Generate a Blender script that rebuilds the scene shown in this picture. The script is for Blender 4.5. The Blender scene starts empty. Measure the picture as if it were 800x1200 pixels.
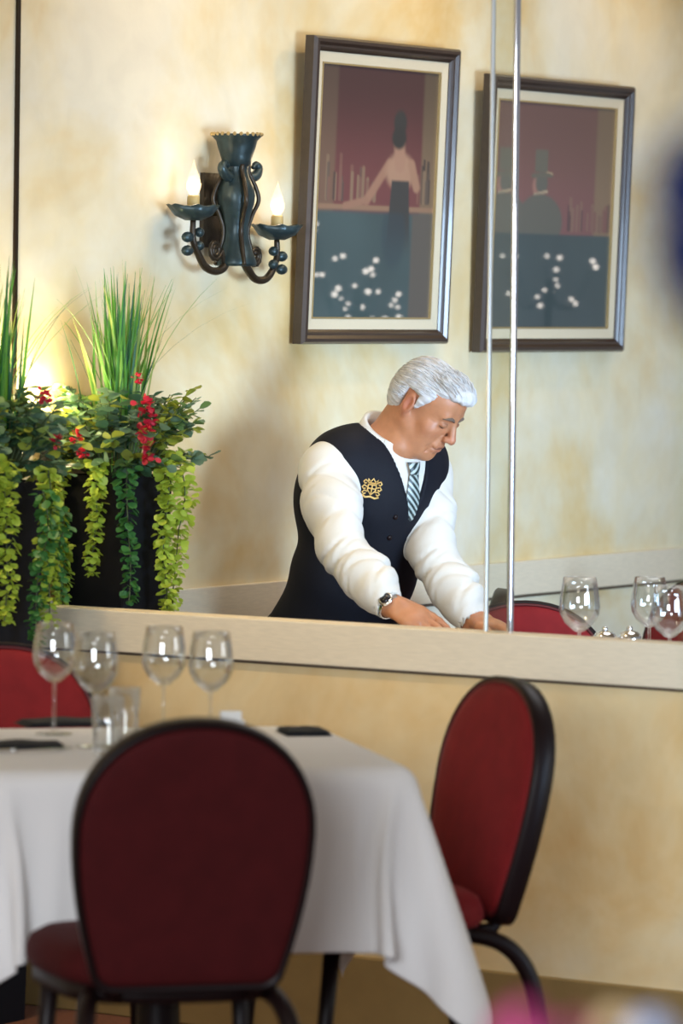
import bpy, bmesh, math, random
import numpy as np
from mathutils import Vector, Matrix
from mathutils.bvhtree import BVHTree

random.seed(7)
rng = np.random.default_rng(7)
SC = bpy.context.scene
COL = SC.collection
PI = math.pi

# ------------------------------------------------------------------ camera
FPX, EYE, PCX, PCY, ROLL = 5200.0, 1.6, 400.0, 350.0, math.radians(0.7)
cam = bpy.data.cameras.new('camera')
cam.sensor_fit = 'HORIZONTAL'
cam.sensor_width = 36.0
cam.lens = 36.0 * FPX / 800.0
cam.shift_y = -(600.0 - PCY) / 800.0
cam.clip_start, cam.clip_end = 0.1, 60
cam.dof.use_dof = True
cam.dof.focus_distance = 10.6
cam.dof.aperture_fstop = 5.4
camo = bpy.data.objects.new('camera', cam)
camo.location = (0, 0, EYE)
camo.rotation_euler = (PI / 2, -ROLL, 0)
COL.objects.link(camo)
SC.camera = camo


def at(x, y, depth):
    """a point of the photograph (pixels) at a distance along the view axis (metres)"""
    u, v = x - PCX, y - PCY
    c, s = math.cos(ROLL), math.sin(ROLL)
    u, v = u * c + v * s, v * c - u * s
    return Vector((u * depth / FPX, depth, EYE - v * depth / FPX))


# plan of the room: the left wall runs along D2, the low partition, its mirror's reflection built as a room behind, along D1 from the corner CORNER
ANG = math.radians(33.2)
D1 = Vector((math.cos(ANG), -math.sin(ANG), 0))      # along the partition, to the right and nearer
D2 = Vector((math.sin(ANG), math.cos(ANG), 0))       # along the left wall, away from the viewer
CORNER = Vector((-0.757, 10.06, 0))


def plan(t, s, z=0.0):
    """t metres along the partition from the corner, s metres behind it"""
    return CORNER + D1 * t + D2 * s + Vector((0, 0, z))


ROT1 = -ANG                                          # rotation of a thing set square to the partition

# ------------------------------------------------------------------ world, lights, exposure
SC.view_settings.view_transform = 'Standard'
SC.view_settings.look = 'None'
SC.view_settings.gamma = 1.0
SC.view_settings.exposure = 0.30
SC.cycles.use_denoising = True
SC.cycles.max_bounces = 12
SC.cycles.transparent_max_bounces = 16
SC.cycles.transmission_bounces = 12
SC.cycles.sample_clamp_indirect = 6.0
w = bpy.data.worlds.new('world')
SC.world = w
w.use_nodes = True
w.node_tree.nodes['Background'].inputs[0].default_value = (0.92, 0.94, 1.0, 1)
w.node_tree.nodes['Background'].inputs[1].default_value = 0.22


def lamp(name, kind, loc, target, power, colour, **kw):
    l = bpy.data.lights.new(name, kind)
    l.energy = power
    l.color = colour
    for k, v in kw.items():
        setattr(l, k, v)
    o = bpy.data.objects.new(name, l)
    o.location = loc
    if target is not None:
        o.rotation_euler = (Vector(target) - Vector(loc)).to_track_quat('-Z', 'Y').to_euler()
    COL.objects.link(o)
    return o


WARM = (1.0, 0.72, 0.38)
COOL = (0.52, 0.73, 1.0)
# daylight through the tall windows on the right hand side of the dining room, behind the partition line
lamp('window_daylight', 'AREA', plan(4.6, -0.2, 1.05), plan(0, 1.75, 1.0), 27, COOL, shape='RECTANGLE', size=2.2, size_y=1.2, spread=math.radians(48))
lamp('window_daylight', 'AREA', plan(4.9, -0.1, 1.56), plan(0, 0.2, 1.5), 9, (0.85, 0.92, 1.0), shape='RECTANGLE', size=0.9, size_y=0.62)  # the same windows again, added for the bright streak on the polished edge
# daylight from the front windows, behind the photographer and to the left
lamp('front_daylight', 'AREA', (-1.4, 0.8, 1.9), (0.1, 9.0, 0.9), 225, (0.86, 0.92, 1.0), shape='RECTANGLE', size=2.2, size_y=1.4)
# recessed ceiling spots washing the left wall
for i, s in enumerate((0.75, 1.75, 2.9)):
    lamp('ceiling_spot', 'SPOT', plan(0.62, s, 2.82), plan(0.0, s - 0.45, 1.7), 13, WARM,
         spot_size=math.radians(120), spot_blend=1.0, shadow_soft_size=0.02)
# ceiling lamps over the near table
lamp('ceiling_spot', 'SPOT', plan(0.45, -0.95, 2.85), plan(0.50, -0.05, 0.75), 85, (1, 0.76, 0.45),
     spot_size=math.radians(72), spot_blend=1.0, shadow_soft_size=0.08)
# added fill: a soft overhead area lamp above the far table, no fixture seen
lamp('overhead_fill', 'AREA', plan(1.35, 1.1, 2.9), plan(1.0, 1.1, 0), 16, (0.95, 0.96, 1.0), shape='RECTANGLE', size=1.4, size_y=1.4)
# the small uplights hidden among the plants in the corner
for s, p_ in ((-0.10, 6.0), (0.10, 3.0)):
    lamp('plant_uplight', 'POINT', plan(0.05, s, 1.36), None, p_, (1, 0.80, 0.42), shadow_soft_size=0.02)

# ------------------------------------------------------------------ helpers: naming
def tag(o, label=None, cat=None, group=None, kind=None):
    if label: o['label'] = label
    if cat: o['category'] = cat
    if group: o['group'] = group
    if kind: o['kind'] = kind
    return o


def thing(name, label, cat, loc=(0, 0, 0), rz=0.0, group=None):
    o = bpy.data.objects.new(name, None)
    o.empty_display_size = 0.05
    o.location = loc
    o.rotation_euler = (0, 0, rz)
    COL.objects.link(o)
    return tag(o, label, cat, group)


def link(name, me, mat=None, parent=None, smooth=False):
    o = bpy.data.objects.new(name, me)
    COL.objects.link(o)
    if mat is not None and not me.materials:
        me.materials.append(mat)
    if parent is not None:
        o.parent = parent
    if smooth:
        me.polygons.foreach_set('use_smooth', [True] * len(me.polygons))
    return o


def mesh(name, verts, faces, smooth=False):
    me = bpy.data.meshes.new(name)
    me.from_pydata([tuple(v) for v in verts], [], [tuple(f) for f in faces])
    me.update()
    if smooth:
        me.polygons.foreach_set('use_smooth', [True] * len(me.polygons))
    return me


def copy_tree(o, parent=None):
    c = o.copy()
    COL.objects.link(c)
    if parent is not None:
        c.parent = parent
    for ch in list(o.children):
        copy_tree(ch, c)
    return c


def smooth_path(pts, n=6):
    """a rounded path through the given points"""
    P = [Vector(p) for p in pts]
    P = [P[0] * 2 - P[1]] + P + [P[-1] * 2 - P[-2]]
    out = []
    for i in range(1, len(P) - 2):
        a, b, c, d = P[i - 1:i + 3]
        for k in range(n):
            t = k / n
            out.append(0.5 * ((2 * b) + (c - a) * t + (2 * a - 5 * b + 4 * c - d) * t * t + (3 * b - a - 3 * c + d) * t ** 3))
    return out + [P[-2]]


def smooth_rad(rs, n=6):
    out = []
    for a, b in zip(rs, rs[1:]):
        out += [a + (b - a) * k / n for k in range(n)]
    return out + [rs[-1]]


class MB:
    """collects simple shapes, then links them as ONE mesh object"""
    def __init__(self):
        self.v, self.f = [], []

    def add(self, verts, faces):
        n = len(self.v)
        self.v += [tuple(v) for v in verts]
        self.f += [tuple(i + n for i in f) for f in faces]

    def box(self, x0, x1, y0, y1, z0, z1, M=None):
        vs = [Vector((x, y, z)) for z in (z0, z1) for y in (y0, y1) for x in (x0, x1)]
        if M is not None:
            vs = [M @ v for v in vs]
        self.add(vs, [(0, 2, 3, 1), (4, 5, 7, 6), (0, 1, 5, 4), (2, 6, 7, 3), (0, 4, 6, 2), (1, 3, 7, 5)])

    def tube(self, pts, r, n=10, closed=False):
        pts = [Vector(p) for p in pts]
        m = len(pts)
        rs = r if isinstance(r, (list, tuple, np.ndarray)) else [r] * m
        up = Vector((0.13, 0.21, 0.97))
        vs, prev = [], None
        for i, p in enumerate(pts):
            a = pts[(i - 1) % m] if (closed or i > 0) else p
            b = pts[(i + 1) % m] if (closed or i < m - 1) else p
            t = (b - a).normalized()
            if prev is None:
                s = t.cross(up)
                if s.length < 1e-3:
                    s = t.cross(Vector((1, 0, 0)))
                s.normalize()
            else:
                s = (prev - t * prev.dot(t)).normalized()
            prev = s
            q = t.cross(s)
            for k in range(n):
                a_ = 2 * PI * k / n
                vs.append(p + (s * math.cos(a_) + q * math.sin(a_)) * rs[i])
        fs = []
        for i in range(m if closed else m - 1):
            j = (i + 1) % m
            for k in range(n):
                l = (k + 1) % n
                fs.append((i * n + k, i * n + l, j * n + l, j * n + k))
        if not closed:
            fs.append(tuple(range(n))[::-1])
            fs.append(tuple((m - 1) * n + k for k in range(n)))
        self.add(vs, fs)

    def lathe(self, prof, n=32, c=(0, 0, 0)):
        c = Vector(c)
        vs, fs = [], []
        for (r, z) in prof:
            for k in range(n):
                a = 2 * PI * k / n
                vs.append(c + Vector((max(r, 1e-5) * math.cos(a), max(r, 1e-5) * math.sin(a), z)))
        for i in range(len(prof) - 1):
            for k in range(n):
                l = (k + 1) % n
                fs.append((i * n + k, i * n + l, (i + 1) * n + l, (i + 1) * n + k))
        self.add(vs, fs)

    def sphere(self, c, r, n=12, m=8):
        rr = r if isinstance(r, (tuple, list)) else (r, r, r)
        c = Vector(c)
        vs, fs = [], []
        for i in range(m + 1):
            th = PI * i / m
            for k in range(n):
                a = 2 * PI * k / n
                q = max(math.sin(th), 1e-4)
                vs.append(c + Vector((rr[0] * q * math.cos(a), rr[1] * q * math.sin(a), -rr[2] * math.cos(th))))
        for i in range(m):
            for k in range(n):
                l = (k + 1) % n
                fs.append((i * n + k, i * n + l, (i + 1) * n + l, (i + 1) * n + k))
        self.add(vs, fs)

    def build(self, name, mat, parent=None, smooth=False, bevel=0.0, seg=2):
        me = mesh(name, self.v, self.f)
        if bevel > 0:
            bm = bmesh.new()
            bm.from_mesh(me)
            bmesh.ops.recalc_face_normals(bm, faces=bm.faces)
            es = [e for e in bm.edges if len(e.link_faces) == 2 and e.calc_face_angle(0) > 0.5]
            bmesh.ops.bevel(bm, geom=es, offset=bevel, segments=seg, affect='EDGES', profile=0.5)
            bm.to_mesh(me)
            bm.free()
        if smooth:
            me.polygons.foreach_set('use_smooth', [True] * len(me.polygons))
        return link(name, me, mat, parent)


# ------------------------------------------------------------------ helpers: materials
def new_mat(name):
    m = bpy.data.materials.new(name)
    m.use_nodes = True
    return m, m.node_tree.nodes, m.node_tree.links, m.node_tree.nodes['Principled BSDF']


def mat(name, col, rough=0.5, metal=0.0, noise=0.0, scale=40.0, bump=0.0, coat=0.0, sheen=0.0, spec=0.5, sss=0.0, stretch=None):
    m, N, L, b = new_mat(name)
    b.inputs['Base Color'].default_value = (*col, 1)
    b.inputs['Roughness'].default_value = rough
    b.inputs['Metallic'].default_value = metal
    b.inputs['Specular IOR Level'].default_value = spec
    b.inputs['Coat Weight'].default_value = coat
    b.inputs['Coat Roughness'].default_value = 0.08
    if sheen:
        b.inputs['Sheen Weight'].default_value = sheen
        b.inputs['Sheen Roughness'].default_value = 0.35
        b.inputs['Sheen Tint'].default_value = (*[min(1, c * 2 + 0.1) for c in col], 1)
    if sss:
        b.inputs['Subsurface Weight'].default_value = sss
        b.inputs['Subsurface Radius'].default_value = (0.02, 0.008, 0.004)
        b.inputs['Subsurface Scale'].default_value = 0.3
    if noise or bump:
        tc = N.new('ShaderNodeTexCoord')
        nz = N.new('ShaderNodeTexNoise')
        nz.inputs['Scale'].default_value = scale
        nz.inputs['Detail'].default_value = 6
        if stretch:
            mp = N.new('ShaderNodeMapping')
            mp.inputs['Scale'].default_value = stretch
            L.new(tc.outputs['Object'], mp.inputs[0])
            L.new(mp.outputs[0], nz.inputs['Vector'])
        else:
            L.new(tc.outputs['Object'], nz.inputs['Vector'])
        if noise:
            mr = N.new('ShaderNodeMapRange')
            mr.inputs['To Min'].default_value = 1 - noise
            mr.inputs['To Max'].default_value = 1 + noise
            L.new(nz.outputs['Fac'], mr.inputs['Value'])
            mx = N.new('ShaderNodeVectorMath')
            mx.operation = 'SCALE'
            mx.inputs[0].default_value = col
            L.new(mr.outputs[0], mx.inputs['Scale'])
            L.new(mx.outputs[0], b.inputs['Base Color'])
        if bump:
            bp = N.new('ShaderNodeBump')
            bp.inputs['Strength'].default_value = bump
            bp.inputs['Distance'].default_value = 0.004
            L.new(nz.outputs['Fac'], bp.inputs['Height'])
            L.new(bp.outputs[0], b.inputs['Normal'])
    return m


def plaster(name, stops, scale=1.6, seed=0.0, rough=0.6):
    """sponged plaster: soft clouds of several ochres, with small flecks"""
    m, N, L, b = new_mat(name)
    tc = N.new('ShaderNodeTexCoord')
    mp = N.new('ShaderNodeMapping')
    mp.inputs['Location'].default_value = (seed, seed * 0.7, seed * 1.3)
    L.new(tc.outputs['Object'], mp.inputs[0])
    n1 = N.new('ShaderNodeTexNoise')
    n1.inputs['Scale'].default_value = scale
    n1.inputs['Detail'].default_value = 5
    n1.inputs['Roughness'].default_value = 0.6
    n1.inputs['Distortion'].default_value = 0.35
    L.new(mp.outputs[0], n1.inputs['Vector'])
    r = N.new('ShaderNodeValToRGB')
    r.color_ramp.elements[0].position = stops[0][0]
    r.color_ramp.elements[0].color = (*stops[0][1], 1)
    r.color_ramp.elements[1].position = stops[-1][0]
    r.color_ramp.elements[1].color = (*stops[-1][1], 1)
    for p, c in stops[1:-1]:
        e = r.color_ramp.elements.new(p)
        e.color = (*c, 1)
    L.new(n1.outputs['Fac'], r.inputs[0])
    n2 = N.new('ShaderNodeTexNoise')
    n2.inputs['Scale'].default_value = scale * 6
    n2.inputs['Detail'].default_value = 8
    n2.inputs['Distortion'].default_value = 0.6
    L.new(mp.outputs[0], n2.inputs['Vector'])
    mr = N.new('ShaderNodeMapRange')
    mr.inputs['From Min'].default_value = 0.35
    mr.inputs['From Max'].default_value = 0.65
    mr.inputs['To Min'].default_value = 0.955
    mr.inputs['To Max'].default_value = 1.03
    L.new(n2.outputs['Fac'], mr.inputs['Value'])
    mx = N.new('ShaderNodeVectorMath')
    mx.operation = 'SCALE'
    L.new(r.outputs[0], mx.inputs[0])
    L.new(mr.outputs[0], mx.inputs['Scale'])
    L.new(mx.outputs[0], b.inputs['Base Color'])
    b.inputs['Roughness'].default_value = rough
    bp = N.new('ShaderNodeBump')
    bp.inputs['Strength'].default_value = 0.12
    bp.inputs['Distance'].default_value = 0.003
    L.new(n2.outputs['Fac'], bp.inputs['Height'])
    L.new(bp.outputs[0], b.inputs['Normal'])
    return m


def glass(name, tint=(1, 1, 1), ior=1.5, rough=0.0):
    m, N, L, b = new_mat(name)
    b.inputs['Base Color'].default_value = (*tint, 1)
    b.inputs['Transmission Weight'].default_value = 1
    b.inputs['Roughness'].default_value = rough
    b.inputs['IOR'].default_value = ior
    return m


def thin_glass(name):
    """thin clear glass: looks straight through, with mirror glints that strengthen towards its edges"""
    m, N, L, b = new_mat(name)
    N.remove(b)
    tr, gl, mx, lw, mr = (N.new('ShaderNode' + k) for k in ('BsdfTransparent', 'BsdfGlossy', 'MixShader', 'LayerWeight', 'MapRange'))
    tr.inputs[0].default_value = (0.96, 0.97, 0.97, 1)
    gl.inputs['Color'].default_value = (1, 1, 1, 1)
    gl.inputs['Roughness'].default_value = 0.03
    lw.inputs['Blend'].default_value = 0.25
    mr.inputs['To Min'].default_value = 0.07
    mr.inputs['To Max'].default_value = 0.6
    L.new(lw.outputs['Fresnel'], mr.inputs['Value'])
    L.new(mr.outputs[0], mx.inputs[0])
    L.new(tr.outputs[0], mx.inputs[1])
    L.new(gl.outputs[0], mx.inputs[2])
    L.new(mx.outputs[0], N['Material Output'].inputs[0])
    return m


def glow(name, col, strength):
    m, N, L, b = new_mat(name)
    b.inputs['Base Color'].default_value = (*col, 1)
    b.inputs['Emission Color'].default_value = (*col, 1)
    b.inputs['Emission Strength'].default_value = strength
    return m


M = {}
M['wall'] = plaster('sponged_plaster', [(0.30, (0.62, 0.38, 0.11)), (0.42, (0.71, 0.54, 0.27)), (0.51, (0.75, 0.65, 0.43)), (0.62, (0.78, 0.72, 0.56))], 1.35, 11.7)
M['low_wall'] = plaster('ochre_plaster', [(0.26, (0.58, 0.31, 0.09)), (0.40, (0.68, 0.46, 0.20)), (0.52, (0.73, 0.56, 0.30)), (0.68, (0.77, 0.66, 0.44))], 1.8, 8.4)
M['trim'] = mat('cream_painted_wood', (0.74, 0.63, 0.45), 0.45, noise=0.12, scale=30, bump=0.08, stretch=(1, 1, 8))
M['base'] = mat('olive_painted_wood', (0.26, 0.17, 0.06), 0.5, noise=0.15, scale=20)
M['groove'] = mat('dark_gap', (0.10, 0.07, 0.04), 0.8)
M['floor'] = mat('rust_carpet', (0.16, 0.055, 0.025), 0.95, noise=0.35, scale=90, bump=0.3)
M['ceiling'] = mat('cream_ceiling_paint', (0.62, 0.52, 0.36), 0.9, noise=0.04, scale=8)
M['bronze'] = mat('dark_bronze', (0.035, 0.022, 0.012), 0.35, 0.6)
M['frame'] = mat('dark_wood_moulding', (0.040, 0.024, 0.016), 0.32, noise=0.3, scale=60, coat=0.35)
M['liner'] = mat('cream_linen_liner', (0.62, 0.54, 0.38), 0.7, noise=0.05, scale=200)
M['fillet'] = mat('brass_fillet', (0.55, 0.40, 0.18), 0.4, 0.6)
M['iron'] = mat('verdigris_iron', (0.030, 0.050, 0.052), 0.34, 0.4, noise=0.6, scale=45, bump=0.3)
M['iron_brown'] = mat('browned_iron', (0.040, 0.028, 0.016), 0.35, 0.5, noise=0.5, scale=60, bump=0.3)
M['candle'] = mat('aged_cream_sleeve', (0.50, 0.36, 0.14), 0.5, noise=0.15, scale=50)
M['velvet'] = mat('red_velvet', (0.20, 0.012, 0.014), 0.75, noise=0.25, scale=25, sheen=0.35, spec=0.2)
M['velvet_shaded'] = mat('shaded_red_velvet', (0.055, 0.005, 0.006), 0.8, noise=0.25, scale=25, sheen=0.12, spec=0.15)  # the red velvet again, darkened for the shade on the front chair
M['chair_frame'] = mat('black_lacquered_frame', (0.008, 0.003, 0.0035), 0.42, 0.0, coat=0.0, spec=0.25)
M['piping'] = mat('dark_red_piping', (0.09, 0.006, 0.008), 0.5)
M['cloth'] = mat('white_linen', (0.80, 0.79, 0.78), 0.85, noise=0.02, scale=300, bump=0.05, sheen=0.1)
M['black_cloth'] = mat('black_napkin_cotton', (0.012, 0.013, 0.016), 0.9, noise=0.2, scale=200)
M['silver'] = mat('polished_silver', (0.85, 0.85, 0.86), 0.12, 1.0)
M['glass'] = thin_glass('clear_glass')
M['porcelain'] = mat('white_porcelain', (0.82, 0.82, 0.80), 0.25)
M['wood'] = mat('table_wood', (0.10, 0.05, 0.025), 0.4, noise=0.3, scale=20)
M['planter'] = mat('matt_black_planter', (0.006, 0.006, 0.008), 0.6, noise=0.2, scale=10, spec=0.15)
M['soil'] = mat('dark_moss', (0.03, 0.035, 0.015), 0.95, noise=0.4, scale=80, bump=0.5)

# ------------------------------------------------------------------ the setting
def struct(name, mb, m, bevel=0.0):
    o = mb.build(name, m, None, bevel=bevel)
    return tag(o, kind='structure')


FR1 = Matrix.Translation(CORNER) @ Matrix.Rotation(ROT1, 4, 'Z')     # local x along the partition, y behind it
T0, T1, S0, S1, CEIL = 0.0, 5.2, -5.5, 6.0, 2.95


def rbox(x0, x1, y0, y1, z0, z1):
    b = MB()
    b.box(x0, x1, y0, y1, z0, z1, FR1)
    return b


LEDGE, THICK, RAIL = 0.90, 0.055, 0.092
struct('floor', rbox(-0.1, T1, -11.5, S1, -0.05, 0.0), M['floor'])
struct('ceiling', rbox(-0.1, T1, -11.5, S1, CEIL, CEIL + 0.05), M['ceiling'])
wl = MB()
wl.box(-0.1, 0, S0, S1, 0, CEIL)
o = struct('wall_left', wl, M['wall'])
o.matrix_world = FR1
wf = MB()
wf.box(0, T1, 0, THICK, 0, LEDGE - 0.002)
o = struct('wall_front', wf, M['low_wall'])
o.matrix_world = FR1
b = rbox(0.0, T1, -0.012, THICK + 0.003, LEDGE - RAIL, LEDGE)
struct('trim_1', b, M['trim'], 0.003)
struct('trim_2', rbox(0.0, T1, -0.004, 0, LEDGE - RAIL - 0.006, LEDGE - RAIL), M['groove'])
struct('baseboard_front', rbox(0.0, T1, -0.016, 0, 0.0, 0.19), M['base'], 0.004)
struct('trim_3', rbox(0, 0.014, THICK + 0.005, S1, LEDGE - RAIL, LEDGE), M['trim'], 0.003)
struct('trim_4', rbox(0, 0.006, THICK + 0.005, S1, LEDGE - RAIL - 0.008, LEDGE - RAIL), M['groove'])
struct('trim_5', rbox(0, 0.014, S0, -0.016, LEDGE - RAIL, LEDGE), M['trim'], 0.003)
struct('baseboard_left', rbox(0, 0.016, THICK, S1, 0.0, 0.19), M['base'], 0.004)
# dark strip standing in for the mirror's edge at the left wall
struct('trim_6', rbox(0.0, 0.006, 0.018, 0.030, LEDGE, CEIL), M['bronze'])

# ------------------------------------------------------------------ pictures on the left wall
def wall_s(x, t=0.0):
    """how far along the left wall the sight line through column x meets it (t = stand-off from the wall)"""
    d = at(x, 350, 1.0)
    o_ = CORNER + D1 * t
    # o_ + D2*s = lam*(d.x, 1)
    return (o_.x - d.x * o_.y) / (d.x * D2.y - D2.x)


def wall_pt(x, y, t=0.0):
    s = wall_s(x, t)
    dep = (CORNER + D1 * t + D2 * s).y
    return s, at(x, y, dep).z


def ss(a, b, x):
    q = np.clip((x - a) / (b - a), 0, 1)
    return q * q * (3 - 2 * q)


def blob(U, V, u, v, ru, rv, soft=0.25):
    d = np.sqrt(((U - u) / ru) ** 2 + ((V - v) / rv) ** 2)
    return 1 - ss(1 - soft, 1 + soft, d)


def seg(U, V, a, b_, wdt, soft=0.4):
    ax, ay = a
    bx, by = b_
    dx, dy = bx - ax, (by - ay) * 1.4
    px, py = U - ax, (V - ay) * 1.4
    h = np.clip((px * dx + py * dy) / (dx * dx + dy * dy), 0, 1)
    d = np.hypot(px - h * dx, py - h * dy)
    return 1 - ss(wdt * (1 - soft), wdt * (1 + soft), d)


def lay(img, mask, col):
    return img * (1 - mask[..., None]) + np.array(col) * mask[..., None]


def noise2(U, V, f, seed):
    r = np.random.default_rng(seed)
    out = 0
    for i in range(7):
        a, b_, p = r.uniform(-1, 1), r.uniform(-1, 1), r.uniform(0, 6.3)
        out = out + np.sin((U * a + V * b_) * f * (1 + i * 0.45) + p) / (1 + i * 0.3)
    return out / 4


def paint_bar(U, V):
    img = np.zeros(U.shape + (3,)) + np.array((0.105, 0.026, 0.022))
    img = lay(img, ss(0.05, 0.5, V), (0.15, 0.040, 0.036))
    img = lay(img, (1 - ss(0.13, 0.16, U)) * 0.9, (0.17, 0.095, 0.055))
    img = lay(img, ss(0.86, 0.89, U) * 0.9, (0.19, 0.125, 0.065))
    r = np.random.default_rng(3)
    for i in range(46):                                  # bottles and glasses along the bar
        u = r.uniform(0.0, 0.98)
        if 0.5 < u < 0.84:
            continue
        top = r.uniform(0.33, 0.47) if u < 0.2 or u > 0.88 else r.uniform(0.40, 0.48)
        c = [(0.25, 0.16, 0.09), (0.03, 0.02, 0.02), (0.20, 0.09, 0.06), (0.10, 0.07, 0.05)][r.integers(4)]
        img = lay(img, seg(U, V, (u, top), (u, 0.53), r.uniform(0.006, 0.014)) * 0.8, c)
    img = lay(img, ss(0.545, 0.555, V) * (1 - ss(0.565, 0.58, V)), (0.27, 0.15, 0.085))
    img = img * (0.42 + 0.50 * ss(0.0, 0.5, V))[..., None]
    low = ss(0.565, 0.59, V)
    img = lay(img, low, (0.034, 0.056, 0.054))  # dark lower half, with the glazing's bluish reflection painted in
    img = lay(img, low * (0.5 + 0.5 * noise2(U, V, 9, 4)) * 0.5, (0.065, 0.105, 0.102))
    img = lay(img, low * ss(0.80, 0.83, U) * 0.8, (0.10, 0.075, 0.055))
    # a woman seen from behind at the bar
    img = lay(img, seg(U, V, (0.60, 0.38), (0.42, 0.53), 0.028), (0.30, 0.15, 0.09))
    img = lay(img, seg(U, V, (0.42, 0.53), (0.24, 0.555), 0.02), (0.28, 0.14, 0.085))
    img = lay(img, blob(U, V, 0.695, 0.41, 0.12, 0.075), (0.36, 0.20, 0.12))
    img = lay(img, seg(U, V, (0.79, 0.38), (0.84, 0.47), 0.03), (0.32, 0.17, 0.10))
    img = lay(img, seg(U, V, (0.68, 0.30), (0.69, 0.38), 0.045), (0.34, 0.18, 0.11))
    img = lay(img, blob(U, V, 0.68, 0.215, 0.055, 0.052), (0.022, 0.020, 0.016))
    img = lay(img, blob(U, V, 0.675, 0.275, 0.062, 0.045), (0.020, 0.018, 0.014))
    hw = 0.075 + 0.10 * np.clip(V - 0.46, 0, 1)
    dress = (1 - ss(hw * 0.92, hw * 1.08, np.abs(U - 0.70))) * ss(0.440, 0.452, V) * (1 - ss(0.60, 0.78, V))
    img = lay(img, dress, (0.034, 0.032, 0.028))
    img = lay(img, low * blob(U, V, 0.66, 0.66, 0.10, 0.14) * 0.6, (0.022, 0.040, 0.048))
    return img


def paint_gents(U, V):
    img = np.zeros(U.shape + (3,)) + np.array((0.20, 0.095, 0.075))
    img = lay(img, ss(0.2, 0.55, V) * 0.6, (0.22, 0.085, 0.085))
    img = lay(img, ss(0.83, 0.86, U) * 0.7, (0.26, 0.19, 0.10))
    r = np.random.default_rng(9)
    for i in range(26):
        u = r.uniform(0.62, 0.98)
        c = [(0.25, 0.15, 0.10), (0.10, 0.05, 0.05), (0.20, 0.08, 0.07)][r.integers(3)]
        img = lay(img, seg(U, V, (u, r.uniform(0.42, 0.5)), (u, 0.56), r.uniform(0.006, 0.014)) * 0.7, c)
    img = img * (0.62 + 0.25 * ss(0.0, 0.5, V))[..., None]
    suit, hat = (0.105, 0.100, 0.078), (0.115, 0.105, 0.075)
    for c in (0.09, 0.385):                               # one gentleman from behind, painted twice: the mirror joint doubles his reflection
        img = lay(img, blob(U, V, c - 0.02, 0.37, 0.05, 0.05), (0.30, 0.15, 0.11))
        img = lay(img, blob(U, V, c + 0.005, 0.355, 0.05, 0.05), suit)
        img = lay(img, seg(U, V, (c - 0.07, 0.325), (c + 0.085, 0.318), 0.014), hat)
        img = lay(img, seg(U, V, (c - 0.01, 0.296), (c + 0.09, 0.312), 0.006), (0.34, 0.24, 0.14))
        img = lay(img, ss(c - 0.062, c - 0.05, U) * (1 - ss(c + 0.045, c + 0.055, U)) * ss(0.20, 0.215, V) * (1 - ss(0.305, 0.31, V)), hat)
        img = lay(img, seg(U, V, (c - 0.05, 0.408), (c + 0.05, 0.392), 0.010), (0.36, 0.27, 0.17))
        img = lay(img, blob(U, V, c, 0.53, 0.19, 0.125, 0.08), suit)
    img = lay(img, ss(0.575, 0.59, V), (0.036, 0.054, 0.054))  # lower part tinted teal for the blue reflection on the glazing
    low = ss(0.575, 0.59, V)
    img = lay(img, low * (0.5 + 0.5 * noise2(U, V, 8, 14)) * 0.5, (0.062, 0.095, 0.095))
    return img


def print_mat():
    m, N, L, b = new_mat('glazed_art_print')
    a = N.new('ShaderNodeVertexColor')
    a.layer_name = 'print'
    L.new(a.outputs[0], b.inputs['Base Color'])
    b.inputs['Roughness'].default_value = 0.6
    b.inputs['Coat Weight'].default_value = 1.0
    b.inputs['Coat Roughness'].default_value = 0.02
    return m


M['print'] = print_mat()


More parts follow.
